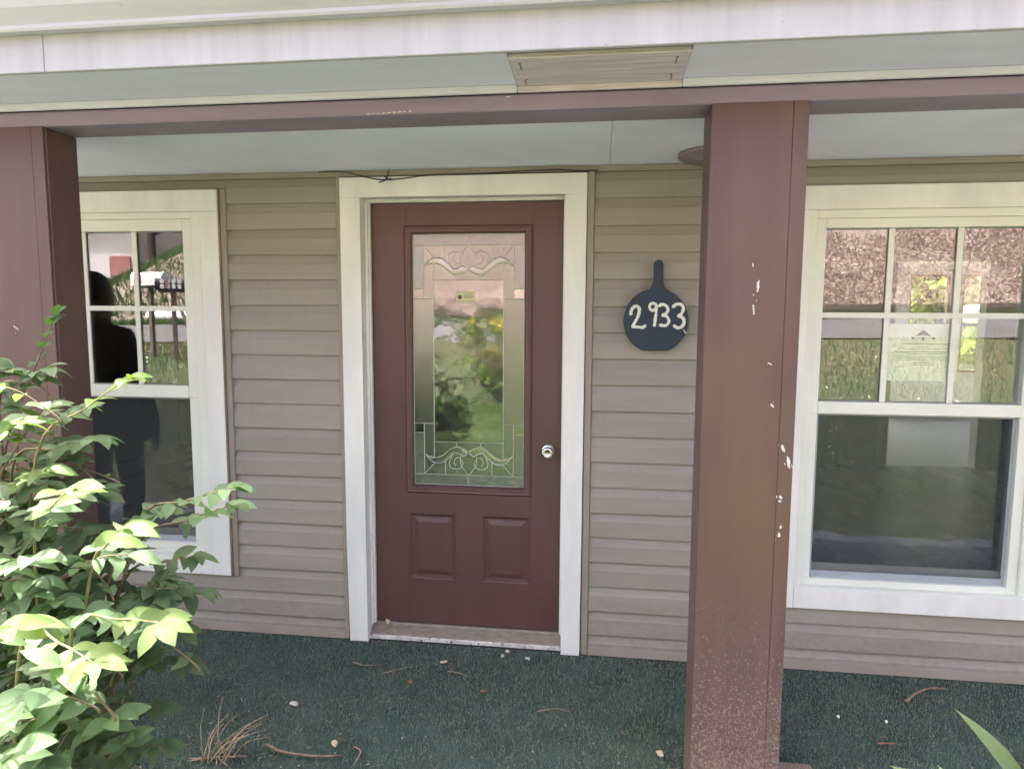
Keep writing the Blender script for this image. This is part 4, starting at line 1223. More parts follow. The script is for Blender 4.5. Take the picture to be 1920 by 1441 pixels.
BUSH = [(a, b, y, s, 1) for a, b, y, s in [((-0.93,-1.29,1.56),(-1.03,-1.33,1.26),0,0.9),
((-0.48,-1.60,1.42),(-0.73,-1.60,1.23),1,1),
((-0.20,-1.64,1.18),(-0.49,-1.59,1.06),0,1),
((-0.24,-1.58,1.12),(-0.52,-1.55,0.99),0,1.05),
((-0.55,-1.62,1.28),(-0.83,-1.57,1.18),0,0.9),
((-0.66,-1.53,1.34),(-0.93,-1.48,1.22),0,0.9),
((-0.67,-1.55,1.15),(-0.90,-1.53,1.14),0,0.9),
((-0.79,-1.49,1.43),(-0.95,-1.47,1.33),0,1),
((-0.59,-1.74,1.23),(-0.76,-1.67,1.12),1,1),
((-0.40,-1.89,1.23),(-0.61,-1.75,1.08),1,1.05),
((-0.29,-1.89,1.16),(-0.48,-1.75,1.00),1,1.05),
((-0.17,-1.96,1.01),(-0.41,-1.89,0.95),1,1.05),
((-0.26,-2.02,0.96),(-0.46,-1.95,0.96),1,1),
((-0.31,-2.12,1.07),(-0.47,-2.05,0.97),1,1.05),
((-0.42,-1.45,0.84),(-0.62,-1.48,0.78),0,1),
((-0.38,-1.53,0.97),(-0.58,-1.52,0.89),0,1),
((-0.42,-1.52,0.68),(-0.59,-1.54,0.64),0,0.95),
((-0.45,-1.58,0.60),(-0.58,-1.60,0.59),0,0.9),
((-0.38,-1.84,0.73),(-0.54,-1.74,0.59),0,1.05),
((-0.30,-2.15,0.95),(-0.49,-2.07,0.82),0,1.15),
((-0.44,-1.59,0.50),(-0.57,-1.61,0.47),0,0.9),
((-0.33,-2.12,0.85),(-0.52,-2.04,0.68),0,1.1),
((-0.49,-1.89,1.09),(-0.73,-1.78,0.96),0,1.05),
((-0.45,-1.50,0.87),(-0.62,-1.53,0.83),0,1),
((-0.40,-1.62,1.11),(-0.62,-1.56,0.99),0,1),
((-0.65,-1.73,1.33),(-0.82,-1.66,1.23),1,1),
((-0.85,-1.55,1.42),(-0.99,-1.53,1.28),0,0.95),
((-0.41,-1.55,0.79),(-0.58,-1.56,0.76),0,1)]] + [(a, b, 0, s, 0) for a, b, s in [((-0.74,-1.78,0.96),(-0.97,-1.71,0.84),0.87),((-0.53,-1.82,0.89),(-0.65,-1.79,0.77),1.03),((-0.55,-1.5,0.8),(-0.75,-1.44,0.69),0.88),((-0.89,-1.43,1.05),(-1.02,-1.42,1.01),0.9),((-0.56,-1.7,1.15),(-0.7,-1.72,1.03),0.94),((-1.15,-1.67,0.86),(-1.31,-1.69,0.76),0.99),((-0.79,-1.91,0.55),(-0.84,-1.9,0.53),0.97),((-0.89,-1.7,0.36),(-1.02,-1.71,0.25),1),((-1.21,-1.66,0.24),(-1.46,-1.59,0.09),1.1),((-0.73,-1.68,1.32),(-0.91,-1.63,1.25),1),((-1.06,-1.74,0.55),(-1.25,-1.72,0.44),1.1),((-1.39,-1.49,0.65),(-1.54,-1.47,0.58),0.93),((-1.37,-1.53,0.37),(-1.56,-1.54,0.23),1.03),((-1.32,-1.37,0.82),(-1.46,-1.36,0.65),1.02),((-0.63,-1.56,0.23),(-0.69,-1.54,0.19),0.95),((-0.45,-1.63,0.74),(-0.51,-1.63,0.65),0.87),((-0.5,-1.8,0.88),(-0.65,-1.74,0.74),0.95),((-1.23,-1.56,0.26),(-1.1,-1.54,0.17),0.86),((-1.16,-1.56,0.76),(-1.11,-1.55,0.71),0.89),((-0.74,-1.63,0.91),(-0.85,-1.6,0.74),1.09),((-0.8,-1.49,1.41),(-0.99,-1.42,1.31),0.87),((-0.72,-1.7,0.72),(-0.67,-1.62,0.65),0.96),((-0.52,-1.8,0.96),(-0.71,-1.73,0.85),0.91),((-0.78,-1.55,0.38),(-0.99,-1.51,0.31),1),((-0.69,-1.84,0.76),(-0.64,-1.83,0.72),0.94),((-0.57,-1.82,0.98),(-0.68,-1.85,0.88),1.09),((-0.68,-1.3,0.58),(-0.87,-1.28,0.52),0.91),((-0.92,-1.79,0.59),(-1.08,-1.71,0.38),0.94),((-0.9,-1.61,0.52),(-0.84,-1.58,0.46),0.98),((-0.72,-1.82,1.26),(-0.7,-1.79,1.24),1.06),((-0.8,-1.85,0.83),(-0.97,-1.77,0.66),1.05),((-0.77,-1.42,0.17),(-0.95,-1.44,0),0.93),((-0.86,-1.56,1.14),(-0.8,-1.53,1.07),0.92),((-0.79,-1.53,0.86),(-0.92,-1.51,0.8),0.93),((-0.58,-1.79,0.7),(-0.72,-1.76,0.61),1),((-0.7,-1.47,0.42),(-0.8,-1.45,0.3),0.85),((-1.05,-1.41,0.66),(-0.97,-1.4,0.56),1.03),((-0.65,-1.79,1.17),(-0.63,-1.77,1.15),0.89),((-0.9,-1.45,1.32),(-0.82,-1.43,1.23),1.02),((-0.93,-1.68,1.04),(-1.11,-1.62,0.91),0.99),((-0.63,-1.45,0.81),(-0.81,-1.46,0.68),0.89),((-0.58,-1.7,0.95),(-0.68,-1.69,0.83),1),((-0.33,-1.8,0.91),(-0.44,-1.75,0.77),0.87),((-1.36,-1.37,1.24),(-1.49,-1.34,1.11),1.06),((-0.73,-1.51,0.11),(-0.91,-1.45,0.01),0.95),((-0.96,-1.33,0.76),(-1.18,-1.26,0.55),0.87),((-0.7,-1.39,0.96),(-0.92,-1.36,0.89),1.08),((-0.93,-1.33,0.65),(-1.09,-1.25,0.58),1),((-0.62,-1.57,0.96),(-0.79,-1.58,0.93),0.89),((-1.17,-1.54,0.69),(-1.37,-1.49,0.5),1.08),((-0.97,-1.62,1.27),(-1.14,-1.54,1.21),1.01),((-0.64,-1.66,1.35),(-0.77,-1.65,1.21),0.85),((-1.07,-1.69,1.23),(-1.27,-1.66,1.2),0.88),((-0.88,-1.76,1.12),(-0.85,-1.68,1.04),0.93),((-0.61,-1.87,0.52),(-0.72,-1.89,0.51),1.06),((-0.99,-1.6,0.55),(-1.2,-1.56,0.38),1.09),((-1.15,-1.36,1.35),(-1.09,-1.33,1.19),0.98),((-1.49,-1.45,0.14),(-1.68,-1.39,0.01),0.98),((-1.38,-1.47,0.38),(-1.25,-1.43,0.32),0.96),((-1.18,-1.6,0.2),(-1.04,-1.59,0.13),0.96),((-0.72,-1.28,0.87),(-0.91,-1.3,0.69),0.86),((-0.97,-1.8,1.15),(-1.12,-1.78,1.05),0.92),((-1.32,-1.49,0.07),(-1.29,-1.41,-0.03),1.07),((-0.96,-1.58,1.21),(-0.9,-1.49,1.13),1.04),((-0.83,-1.5,0.84),(-0.98,-1.48,0.8),1.04),((-1.15,-1.67,0.56),(-1.34,-1.62,0.48),1.02),((-0.54,-1.51,0.77),(-0.64,-1.44,0.67),0.87),((-0.9,-1.5,0.14),(-1.05,-1.43,0.04),0.98),((-0.96,-1.44,0.84),(-0.96,-1.33,0.75),1.02),((-1.1,-1.37,0.98),(-1.1,-1.28,0.79),0.91),((-0.95,-1.46,0.35),(-1.09,-1.4,0.2),0.96),((-1.37,-1.36,1.37),(-1.6,-1.31,1.22),0.92),((-0.75,-1.83,0.96),(-0.96,-1.76,0.9),0.87),((-0.54,-1.72,0.6),(-0.68,-1.66,0.51),1.09),((-0.89,-1.6,0.52),(-0.82,-1.57,0.45),1.02),((-0.72,-1.4,1.1),(-0.84,-1.35,1.06),0.88),((-0.91,-1.42,0.75),(-1.09,-1.35,0.61),0.88),((-0.6,-1.62,1.06),(-0.75,-1.63,1.03),0.94),((-0.79,-1.74,0.94),(-0.76,-1.67,0.78),0.91),((-0.84,-1.85,0.86),(-1.06,-1.79,0.78),0.88),((-1.38,-1.39,1.1),(-1.63,-1.32,1.04),0.88),((-0.77,-1.55,0.54),(-0.9,-1.55,0.44),1.01),((-0.61,-1.5,0.98),(-0.73,-1.52,0.88),1.05),((-0.73,-1.61,0.36),(-0.9,-1.61,0.19),0.89),((-1.04,-1.75,1.08),(-1.09,-1.76,1.02),0.97),((-0.53,-1.84,0.58),(-0.72,-1.78,0.48),1.01),((-1.14,-1.35,0.64),(-1.07,-1.34,0.59),0.9),((-0.93,-1.69,0.78),(-1.15,-1.64,0.69),0.89),((-1.05,-1.39,1.38),(-0.96,-1.33,1.22),0.89),((-1.01,-1.5,0.67),(-1.11,-1.5,0.62),1.03),((-0.74,-1.7,0.66),(-0.88,-1.7,0.57),1.1),((-0.71,-1.73,0.97),(-0.87,-1.67,0.87),0.93),((-0.55,-1.77,0.79),(-0.7,-1.77,0.76),1.06),((-0.48,-1.75,0.41),(-0.63,-1.73,0.25),0.93),((-0.66,-1.77,1.42),(-0.57,-1.72,1.35),1.07),((-0.53,-1.75,0.73),(-0.65,-1.77,0.66),0.86),((-0.94,-1.71,1.16),(-1.09,-1.72,1.11),0.86),((-0.68,-1.8,1.04),(-0.82,-1.76,1),0.89),((-0.94,-1.44,0.96),(-0.85,-1.4,0.83),1.09),((-0.9,-1.64,1),(-1.09,-1.6,0.89),1.08),((-0.91,-1.72,0.32),(-0.77,-1.7,0.18),0.92),((-0.97,-1.61,0.93),(-1.16,-1.61,0.83),1),((-0.82,-1.84,0.9),(-0.73,-1.81,0.84),0.88),((-1.01,-1.37,0.54),(-1.24,-1.31,0.37),1.08),((-0.85,-1.52,1.43),(-0.75,-1.48,1.32),1.09),((-0.88,-1.83,1.15),(-0.85,-1.74,1),0.91),((-1.23,-1.4,0.92),(-1.35,-1.36,0.78),0.85),((-1.4,-1.47,0.73),(-1.4,-1.38,0.61),0.88),((-1.06,-1.65,0.37),(-1.03,-1.58,0.22),0.86),((-0.9,-1.53,0.75),(-0.85,-1.52,0.73),0.86),((-1.22,-1.59,0.15),(-1.24,-1.53,0.05),1.03),((-0.94,-1.5,0.54),(-1.03,-1.46,0.46),1.04),((-1.03,-1.66,1.42),(-1.08,-1.66,1.41),1.06),((-0.62,-1.68,1.1),(-0.73,-1.71,0.98),1),((-0.54,-1.81,0.49),(-0.66,-1.82,0.38),1.01),((-1.26,-1.47,0.58),(-1.49,-1.44,0.45),0.85),((-0.44,-1.63,0.85),(-0.61,-1.57,0.67),1.09),((-1.27,-1.44,0.94),(-1.46,-1.42,0.83),1),((-0.66,-1.64,0.49),(-0.79,-1.64,0.42),1.07),((-0.66,-1.62,0.54),(-0.79,-1.54,0.34),0.93),((-1.39,-1.41,0.53),(-1.62,-1.37,0.36),0.96),((-0.6,-1.46,0.67),(-0.75,-1.42,0.48),1.04),((-0.77,-1.43,0.68),(-0.9,-1.43,0.59),1.01),((-0.69,-1.84,0.7),(-0.6,-1.82,0.61),1.07),((-0.5,-1.77,0.68),(-0.56,-1.79,0.6),1.09),((-0.98,-1.72,1.26),(-0.89,-1.71,1.22),1.03),((-0.5,-1.81,0.54),(-0.57,-1.83,0.47),1.07),((-0.74,-1.38,0.26),(-0.96,-1.34,0.14),1.07),((-0.94,-1.78,1.46),(-1.12,-1.76,1.41),1.07),((-1.32,-1.48,0.54),(-1.33,-1.39,0.39),0.99),((-0.71,-1.27,0.92),(-0.88,-1.23,0.79),1.02),((-0.6,-1.57,1.13),(-0.84,-1.5,1),1.08),((-1.25,-1.56,1.09),(-1.4,-1.56,1.02),0.87),((-0.79,-1.61,0.9),(-1.01,-1.56,0.74),0.98),((-1.15,-1.51,0.83),(-1.09,-1.41,0.64),1),((-0.54,-1.44,0.85),(-0.63,-1.4,0.68),1.06),((-0.8,-1.51,0.93),(-0.95,-1.5,0.77),1.02),((-1.37,-1.51,0.13),(-1.58,-1.48,0.06),0.89),((-1.19,-1.34,1.15),(-1.06,-1.33,1.05),0.93),((-0.72,-1.85,0.83),(-0.73,-1.78,0.73),0.98),((-0.89,-1.35,0.78),(-1.05,-1.35,0.62),0.92),((-0.86,-1.63,1.14),(-0.99,-1.6,0.98),1.02),((-1.04,-1.42,0),(-0.99,-1.32,-0.21),0.99),((-0.57,-1.77,1.11),(-0.66,-1.78,0.98),0.95),((-0.99,-1.37,1.01),(-1.1,-1.36,0.98),0.95),((-0.74,-1.37,0.54),(-0.93,-1.3,0.42),1.06),((-0.82,-1.55,0.42),(-0.95,-1.53,0.29),1.03),((-1.15,-1.54,0.26),(-1.24,-1.52,0.2),0.96),((-0.37,-1.77,1.06),(-0.52,-1.76,1.01),0.97),((-0.56,-1.81,1.01),(-0.67,-1.81,0.98),0.92),((-0.45,-1.81,0.94),(-0.51,-1.79,0.87),1.03),((-0.81,-1.35,0.25),(-1.05,-1.32,0.15),0.88),((-0.75,-1.5,0.74),(-0.96,-1.49,0.65),1.08),((-1.02,-1.71,0.5),(-1.26,-1.65,0.31),1.01),((-0.79,-1.88,0.54),(-0.89,-1.89,0.42),0.88),((-0.92,-1.56,0.98),(-1.09,-1.58,0.84),0.97),((-0.73,-1.54,0.29),(-0.82,-1.53,0.1),1.02),((-0.65,-1.66,0.52),(-0.76,-1.64,0.39),0.91),((-0.68,-1.43,0.38),(-0.84,-1.43,0.27),0.97),((-0.8,-1.3,0.85),(-0.97,-1.24,0.76),1.08),((-0.72,-1.47,0.12),(-0.94,-1.42,-0.04),0.9),((-1.22,-1.55,0.09),(-1.12,-1.49,-0.02),0.85),((-0.65,-1.81,0.52),(-0.75,-1.8,0.42),0.92),((-0.63,-1.58,0.81),(-0.81,-1.5,0.69),1.04),((-1.34,-1.52,0.5),(-1.24,-1.51,0.41),0.99),((-0.88,-1.62,0.48),(-1.01,-1.61,0.33),1.09),((-0.92,-1.57,0.52),(-0.88,-1.56,0.45),1.05),((-0.5,-1.64,0.52),(-0.65,-1.67,0.44),0.97),((-0.83,-1.49,0.67),(-0.92,-1.5,0.57),1.06),((-0.97,-1.58,0.69),(-1.06,-1.59,0.65),1.07),((-0.72,-1.75,0.54),(-0.64,-1.68,0.4),1.02),((-0.6,-1.62,0.75),(-0.73,-1.63,0.69),1.01),((-0.78,-1.67,0.4),(-0.85,-1.68,0.34),0.92),((-0.6,-1.65,0.38),(-0.55,-1.6,0.27),1.01),((-0.66,-1.78,0.48),(-0.63,-1.69,0.37),0.97),((-0.55,-1.74,0.74),(-0.62,-1.73,0.64),1.04),((-0.74,-1.51,0.31),(-0.87,-1.48,0.14),1.08),((-0.63,-1.71,0.69),(-0.79,-1.69,0.6),0.98),((-0.55,-1.67,0.81),(-0.45,-1.62,0.75),0.93),((-1,-1.54,0.58),(-0.85,-1.52,0.48),0.93),((-0.63,-1.65,0.42),(-0.83,-1.61,0.26),1.02),((-0.83,-1.54,0.48),(-0.76,-1.53,0.39),1.04),((-0.81,-1.56,0.71),(-0.95,-1.51,0.58),1.02),((-0.94,-1.51,0.54),(-1.12,-1.5,0.48),0.94),((-0.52,-1.77,0.57),(-0.61,-1.73,0.51),0.96),((-0.61,-1.73,0.77),(-0.72,-1.67,0.69),1.05),((-0.72,-1.56,0.54),(-0.83,-1.5,0.43),0.98),((-0.59,-1.73,0.5),(-0.47,-1.71,0.46),0.98),((-0.71,-1.72,0.47),(-0.67,-1.67,0.37),1.01),((-0.82,-1.72,0.59),(-0.96,-1.69,0.47),1.01),((-1.03,-1.54,0.35),(-1.15,-1.52,0.22),1.07),((-0.71,-1.54,0.47),(-0.56,-1.53,0.39),1.03),((-0.69,-1.67,0.6),(-0.82,-1.63,0.55),0.91),((-0.76,-1.68,0.57),(-0.87,-1.67,0.5),0.95),((-0.41,-1.76,0.63),(-0.53,-1.7,0.49),1.06),((-0.69,-1.59,0.44),(-0.57,-1.56,0.32),1),((-0.67,-1.66,0.69),(-0.57,-1.66,0.58),0.96),((-0.67,-1.75,0.7),(-0.82,-1.71,0.6),0.98),((-0.72,-1.5,0.27),(-0.8,-1.48,0.2),1.03),((-0.74,-1.48,0.61),(-0.89,-1.42,0.43),1.08),((-0.75,-1.57,0.66),(-0.9,-1.56,0.52),0.99),((-0.56,-1.72,0.74),(-0.72,-1.65,0.67),0.94),((-0.87,-1.54,0.45),(-0.95,-1.56,0.38),1.02),((-0.49,-1.76,0.79),(-0.59,-1.77,0.67),0.97),((-0.93,-1.63,0.72),(-1.07,-1.65,0.64),0.94),((-0.66,-1.73,0.62),(-0.61,-1.65,0.46),0.9),((-0.77,-1.49,0.7),(-0.65,-1.48,0.66),1.06),((-0.64,-1.65,0.55),(-0.78,-1.65,0.51),0.96),((-0.72,-1.52,0.74),(-0.89,-1.48,0.64),0.94),((-0.66,-1.77,0.85),(-0.61,-1.73,0.74),0.91),((-0.75,-1.71,0.95),(-0.85,-1.68,0.85),0.92),((-0.51,-1.73,1.02),(-0.49,-1.68,0.93),0.9),((-0.86,-1.55,0.84),(-1,-1.51,0.7),0.94),((-0.63,-1.63,0.75),(-0.84,-1.57,0.64),1.09),((-0.59,-1.65,1.05),(-0.52,-1.6,1.03),1.05),((-0.82,-1.66,0.73),(-0.95,-1.64,0.58),1.06),((-0.61,-1.67,0.78),(-0.68,-1.66,0.69),1.03),((-0.71,-1.49,0.79),(-0.63,-1.4,0.65),1.05),((-0.65,-1.61,0.97),(-0.58,-1.59,0.92),1.03),((-0.68,-1.63,0.89),(-0.77,-1.61,0.83),0.98),((-0.73,-1.62,0.95),(-0.85,-1.61,0.84),0.99),((-0.72,-1.71,1.03),(-0.77,-1.72,0.97),1.03),((-0.81,-1.51,0.79),(-0.92,-1.48,0.65),1.05),((-0.76,-1.5,0.99),(-0.85,-1.48,0.91),1.03),((-0.77,-1.54,0.77),(-0.96,-1.51,0.64),0.99),((-0.87,-1.64,0.74),(-0.96,-1.64,0.63),0.93),((-0.54,-1.74,0.8),(-0.46,-1.71,0.76),1),((-0.69,-1.57,0.95),(-0.62,-1.56,0.88),1.07),((-0.88,-1.55,0.92),(-0.83,-1.55,0.83),1.04),((-0.69,-1.63,0.9),(-0.83,-1.65,0.84),1.09),((-0.83,-1.66,0.92),(-0.74,-1.64,0.84),1.06),((-0.87,-1.67,0.84),(-0.87,-1.61,0.7),0.97),((-0.78,-1.69,1.06),(-0.89,-1.71,1.02),0.94),((-0.93,-1.57,0.79),(-1.05,-1.52,0.73),1.03),((-0.9,-1.59,0.98),(-0.99,-1.58,0.95),1.02),((-0.88,-1.62,0.97),(-0.82,-1.55,0.85),0.98),((-0.61,-1.58,0.76),(-0.78,-1.55,0.71),1.08),((-0.56,-1.71,0.9),(-0.7,-1.71,0.8),0.99),((-0.74,-1.71,0.81),(-0.85,-1.7,0.71),1.06),((-0.76,-1.75,0.99),(-0.84,-1.76,0.9),0.96),((-0.87,-1.62,1.1),(-1.01,-1.57,0.98),1),((-0.82,-1.68,1.04),(-0.74,-1.62,0.99),0.96),((-0.92,-1.5,1.2),(-1.03,-1.5,1.16),0.93),((-0.73,-1.5,1.25),(-0.89,-1.49,1.2),1.07),((-0.96,-1.52,1.05),(-1.05,-1.51,0.98),1.08),((-0.74,-1.53,1.22),(-0.62,-1.52,1.13),0.91),((-0.75,-1.57,1.19),(-0.88,-1.59,1.09),1.02),((-0.78,-1.46,1.19),(-0.98,-1.42,1.06),1.08),((-0.71,-1.6,1.01),(-0.61,-1.57,0.97),1.08),((-0.88,-1.55,1),(-0.97,-1.56,0.97),0.92),((-0.71,-1.7,1.1),(-0.86,-1.67,1.05),1.03),((-0.75,-1.52,1.18),(-0.63,-1.47,1.14),1.04),((-0.66,-1.65,1.03),(-0.78,-1.65,0.92),0.97),((-0.81,-1.57,1.09),(-0.89,-1.56,0.98),1.06),((-0.84,-1.68,1.2),(-0.91,-1.69,1.13),0.91),((-0.78,-1.66,1.11),(-0.84,-1.66,1.03),1.05),((-0.85,-1.66,1.04),(-0.94,-1.64,0.94),1.06),((-0.74,-1.71,1.06),(-0.84,-1.69,1.01),1.07),((-0.76,-1.46,1.22),(-0.98,-1.41,1.11),0.94),((-0.65,-1.68,1.18),(-0.78,-1.63,1.14),1),((-0.7,-1.56,1.22),(-0.75,-1.57,1.13),0.96),((-0.91,-1.58,1.09),(-0.99,-1.55,1.06),1.1),((-0.41,-1.97,0.73),(-0.41,-1.9,0.64),1.04),((-0.51,-2.05,0.74),(-0.64,-2,0.63),1.08),((-0.44,-1.96,0.85),(-0.35,-1.92,0.81),1.07),((-0.55,-1.96,0.69),(-0.65,-1.95,0.6),1.12),((-0.47,-1.92,0.77),(-0.57,-1.92,0.73),1.11),((-0.46,-1.87,0.86),(-0.55,-1.83,0.78),1.05),((-0.56,-1.96,0.69),(-0.69,-1.93,0.56),1.01),((-0.31,-2.03,0.95),(-0.28,-1.96,0.83),1.05),((-0.53,-1.94,0.81),(-0.63,-1.94,0.74),1.04),((-0.42,-1.99,0.69),(-0.39,-1.91,0.53),1.13),((-0.42,-1.94,0.8),(-0.55,-1.94,0.72),1.19),((-0.44,-2.01,0.83),(-0.49,-2.01,0.75),1.13),((-0.41,-1.93,0.89),(-0.41,-1.88,0.79),1.02),((-0.39,-1.97,0.71),(-0.35,-1.88,0.62),1.08),((-0.66,-1.49,0.75),(-0.65,-1.44,0.66),0.93),((-0.45,-1.63,0.89),(-0.35,-1.6,0.82),0.92),((-0.57,-1.59,0.91),(-0.51,-1.51,0.82),0.95),((-0.43,-1.65,0.82),(-0.33,-1.62,0.74),1),((-0.63,-1.59,0.79),(-0.77,-1.55,0.65),1.08),((-0.52,-1.53,0.84),(-0.48,-1.51,0.74),0.99),((-0.59,-1.59,0.8),(-0.49,-1.55,0.69),0.97),((-0.43,-1.62,0.81),(-0.52,-1.61,0.7),0.99),((-0.44,-1.59,0.92),(-0.58,-1.57,0.79),1.06),((-0.43,-1.6,0.89),(-0.54,-1.55,0.83),0.92)]]
bush_base = Vector((-0.86, -1.58, -0.13))
bush = thing('bush', 'leafy green bush with pointed leaves in front of the porch', 'bush', bush_base)
LEAFSPOTS = []          # (matrix, young, depth from camera)
camp = Vector((0.6214, -3.0634, 1.5739))
def leaf_at(p, d, nrm, length, young):
    x = d.normalized()
    z = (nrm - x * nrm.dot(x))
    z = z.normalized() if z.length > 1e-4 else x.orthogonal().normalized()
    y = z.cross(x)
    m4 = Matrix((x * length, y * length, z * length)).transposed().to_4x4()
    m4.translation = p
    LEAFSPOTS.append((m4, young, (p - camp).length))
UP = Vector((0, 0, 1))
stems = MB()
bush_mid = Vector((-0.85, -1.62, 0.45))
for tip, org, young, lsc, cane in BUSH:
    tip, org = Vector(tip), Vector(org)
    # cane from the base through the origin of the sprig
    kn_ = bush_base + Vector((random.uniform(-.10, .10), random.uniform(-.08, .08), 0.0))
    mid = kn_.lerp(org, 0.55) + Vector((0, 0, 0.10)) + Vector((random.uniform(-.05, .05), random.uniform(-.05, .05), 0))
    path = catmull([kn_, mid, org, org.lerp(tip, 0.55) + Vector((0, 0, 0.012)), tip], 5) if cane else catmull([org - (tip - org) * 0.12 + Vector((0, 0, -0.01)), org, org.lerp(tip, 0.55) + Vector((0, 0, 0.012)), tip], 5)
    nP = len(path)
    rad = [(0.0045 if cane else 0.002) * (1 - i / nP) + 0.0011 for i in range(nP)]
    b = MB().tube([p - bush_base for p in path], rad, 5)
    b.build('branch', M['stem'] if not young else M['petiole'], bush, True)
    # opposite pairs along the outer part, whorl at the tip
    sp = path[-11:]
    L = sum((sp[i + 1] - sp[i]).length for i in range(len(sp) - 1))
    npairs = max(3, int(L / 0.042))
    for k in range(npairs):
        t = (k + 0.35) / npairs
        q = t * (len(sp) - 1); i = min(int(q), len(sp) - 2)
        p = sp[i].lerp(sp[i + 1], q - i)
        dd = (sp[i + 1] - sp[i]).normalized()
        side = dd.cross(UP)
        side = side.normalized() if side.length > 1e-3 else Vector((1, 0, 0))
        if k % 2:
            side = (side * 0.75 + UP * 0.25 * random.choice((-1, 1))).normalized()
        for s_ in (-1, 1):
            if random.random() < 0.08:
                continue
            ld = (side * s_ * 0.85 + dd * random.uniform(0.35, 0.8) + UP * random.uniform(-0.35, 0.12))
            nr = UP * 0.75 + (p - bush_mid).normalized() * random.uniform(0.1, 0.9) + Vector((random.uniform(-.3, .5), random.uniform(-.7, .1), 0))
            leaf_at(p, ld, nr, 0.064 * lsc * random.uniform(0.75, 1.15) * (0.8 + 0.25 * t), young if t > 0.45 else 0)
    dd = (sp[-1] - sp[-2]).normalized()
    for k in range(random.choice((3, 4, 4))):
        ang = (k - 1.5) * 0.75 + random.uniform(-.2, .2)
        side = dd.cross(UP)
        side = side.normalized() if side.length > 1e-3 else Vector((1, 0, 0))
        ld = dd * math.cos(ang) + side * math.sin(ang) + UP * random.uniform(-0.45, 0.05)
        leaf_at(tip, ld, UP * 0.75 + (tip - bush_mid).normalized() * random.uniform(0.1, 0.8) + Vector((random.uniform(-.3, .5), random.uniform(-.7, .1), 0)), 0.066 * lsc * random.uniform(0.8, 1.15), young)
# the nearest leaves that face the camera's side are single leaves, the rest one mass
def in_view(p):
    d = p - camp
    z = d.dot(cf)
    if z < 0.2:
        return False
    return abs(d.dot(cr) / z) < 0.78 and abs(d.dot(cu) / z) < 0.6
vis = [s for s in LEAFSPOTS if in_view(s[0].translation)]
rest = [s for s in LEAFSPOTS if not in_view(s[0].translation)]
vis.sort(key=lambda s: s[2])
single, rest = vis[:300], vis[300:] + rest
binv = Matrix.Translation(-bush_base)
for m4, young, _ in single:
    o = bpy.data.objects.new('leaf', random.choice(LEAVES[young]))
    COL.objects.link(o)
    o.parent = bush
    o.matrix_basis = binv @ m4
for young, nm in ((0, 'foliage'), (1, 'young_foliage')):
    VV, FF, o_ = [], [], 0
    for m4, y, _ in rest:
        if y != young:
            continue
        me = random.choice(LEAVES[y])
        loc = binv @ m4
        VV += [tuple(loc @ v.co) for v in me.vertices]
        FF += [tuple(i + o_ for i in p.vertices) for p in me.polygons]
        o_ = len(VV)
    if VV:
        b = MB().add(VV, FF).build(nm, M['leaf' if not young else 'leaf_young'], bush, True)
        b['kind'] = 'stuff'
print('bush leaves', len(LEAFSPOTS), 'single', len(single))

# broad-leaved plant at the corner of the picture
bp = Vector((1.50, -1.70, 0.0)); bp.z = float(yard_z(bp.x, bp.y))
plant = thing('broad_leaf_plant', 'broad pale green leaves of a plant beside the porch edge', 'plant', bp)
BROAD = [leaf_mesh('leaf', M['leaf_broad'], 1, .30, .35, .22, False, t) for t in (-.2, .1, .25)]
stem_top = Vector((1.475, -1.70, 0.60))
MB().tube(catmull([(0, 0, 0), (0.01, 0, 0.25), tuple(stem_top - bp)], 5), [0.010] * 6 + [0.007] * 5, 6).build('stem', M['petiole'], plant, True)
for tip, zf, wsc in (((1.405, -1.68, 0.775), .98, .9), ((1.30, -1.66, 0.655), .85, 1.0), ((1.465, -1.76, 0.79), 1.0, .9), ((1.62, -1.66, 0.72), .8, 1.0), ((1.36, -1.86, 0.60), .7, 1.0), ((1.60, -1.84, 0.60), .7, 1.0), ((1.45, -1.52, 0.55), .6, 1.0), ((1.66, -1.72, 0.46), .5, 1.0), ((1.30, -1.74, 0.40), .45, 1.0)):
    tip = Vector(tip)
    root = bp.lerp(stem_top, zf)
    d = tip - root
    ln = d.length / 0.93
    x = (d + UP * 0.12 * d.length).normalized()
    nr = UP + Vector((random.uniform(-.2, .2), -0.35, 0))
    z = (nr - x * nr.dot(x)).normalized()
    y = z.cross(x)
    m4 = Matrix((x * ln, y * ln * wsc, z * ln)).transposed().to_4x4()
    m4.translation = root - bp
    o = bpy.data.objects.new('leaf', random.choice(BROAD))
    COL.objects.link(o); o.parent = plant; o.matrix_basis = m4

# ------------------------------------------------------------------ litter on the turf
def twig(pts, r, label, mat='twig', grp='twigs on the turf'):
    m = MB()
    P = catmull(pts, 5)
    m.tube(P, [r * (1 - 0.5 * i / len(P)) for i in range(len(P))], 6)
    tag(m.build('twig', M[mat], None, True), label, 'twig', grp)
Zt = 0.012
twig([(1.885, -0.245, Zt), (1.94, -0.20, Zt + .012), (2.02, -0.15, Zt + .014), (2.10, -0.122, Zt)], 0.006, 'curved brown twig lying on turf under the wide window')
twig([(-0.545, -0.888, Zt + .02), (-0.48, -0.90, Zt + .006), (-0.36, -0.905, Zt + .004), (-0.265, -0.885, Zt)], 0.0055, 'long curved twig beside the dry straw tuft')
twig([(-0.235, -0.83, Zt), (-0.20, -0.87, Zt + .01), (-0.205, -0.93, Zt)], 0.0028, 'thin forked stalk right of the pale wood chip', 'straw')
twig([(-0.46, -0.25, Zt), (-0.40, -0.28, Zt + .006), (-0.33, -0.255, Zt)], 0.0024, 'thin straw lying below the door casing foot', 'straw')
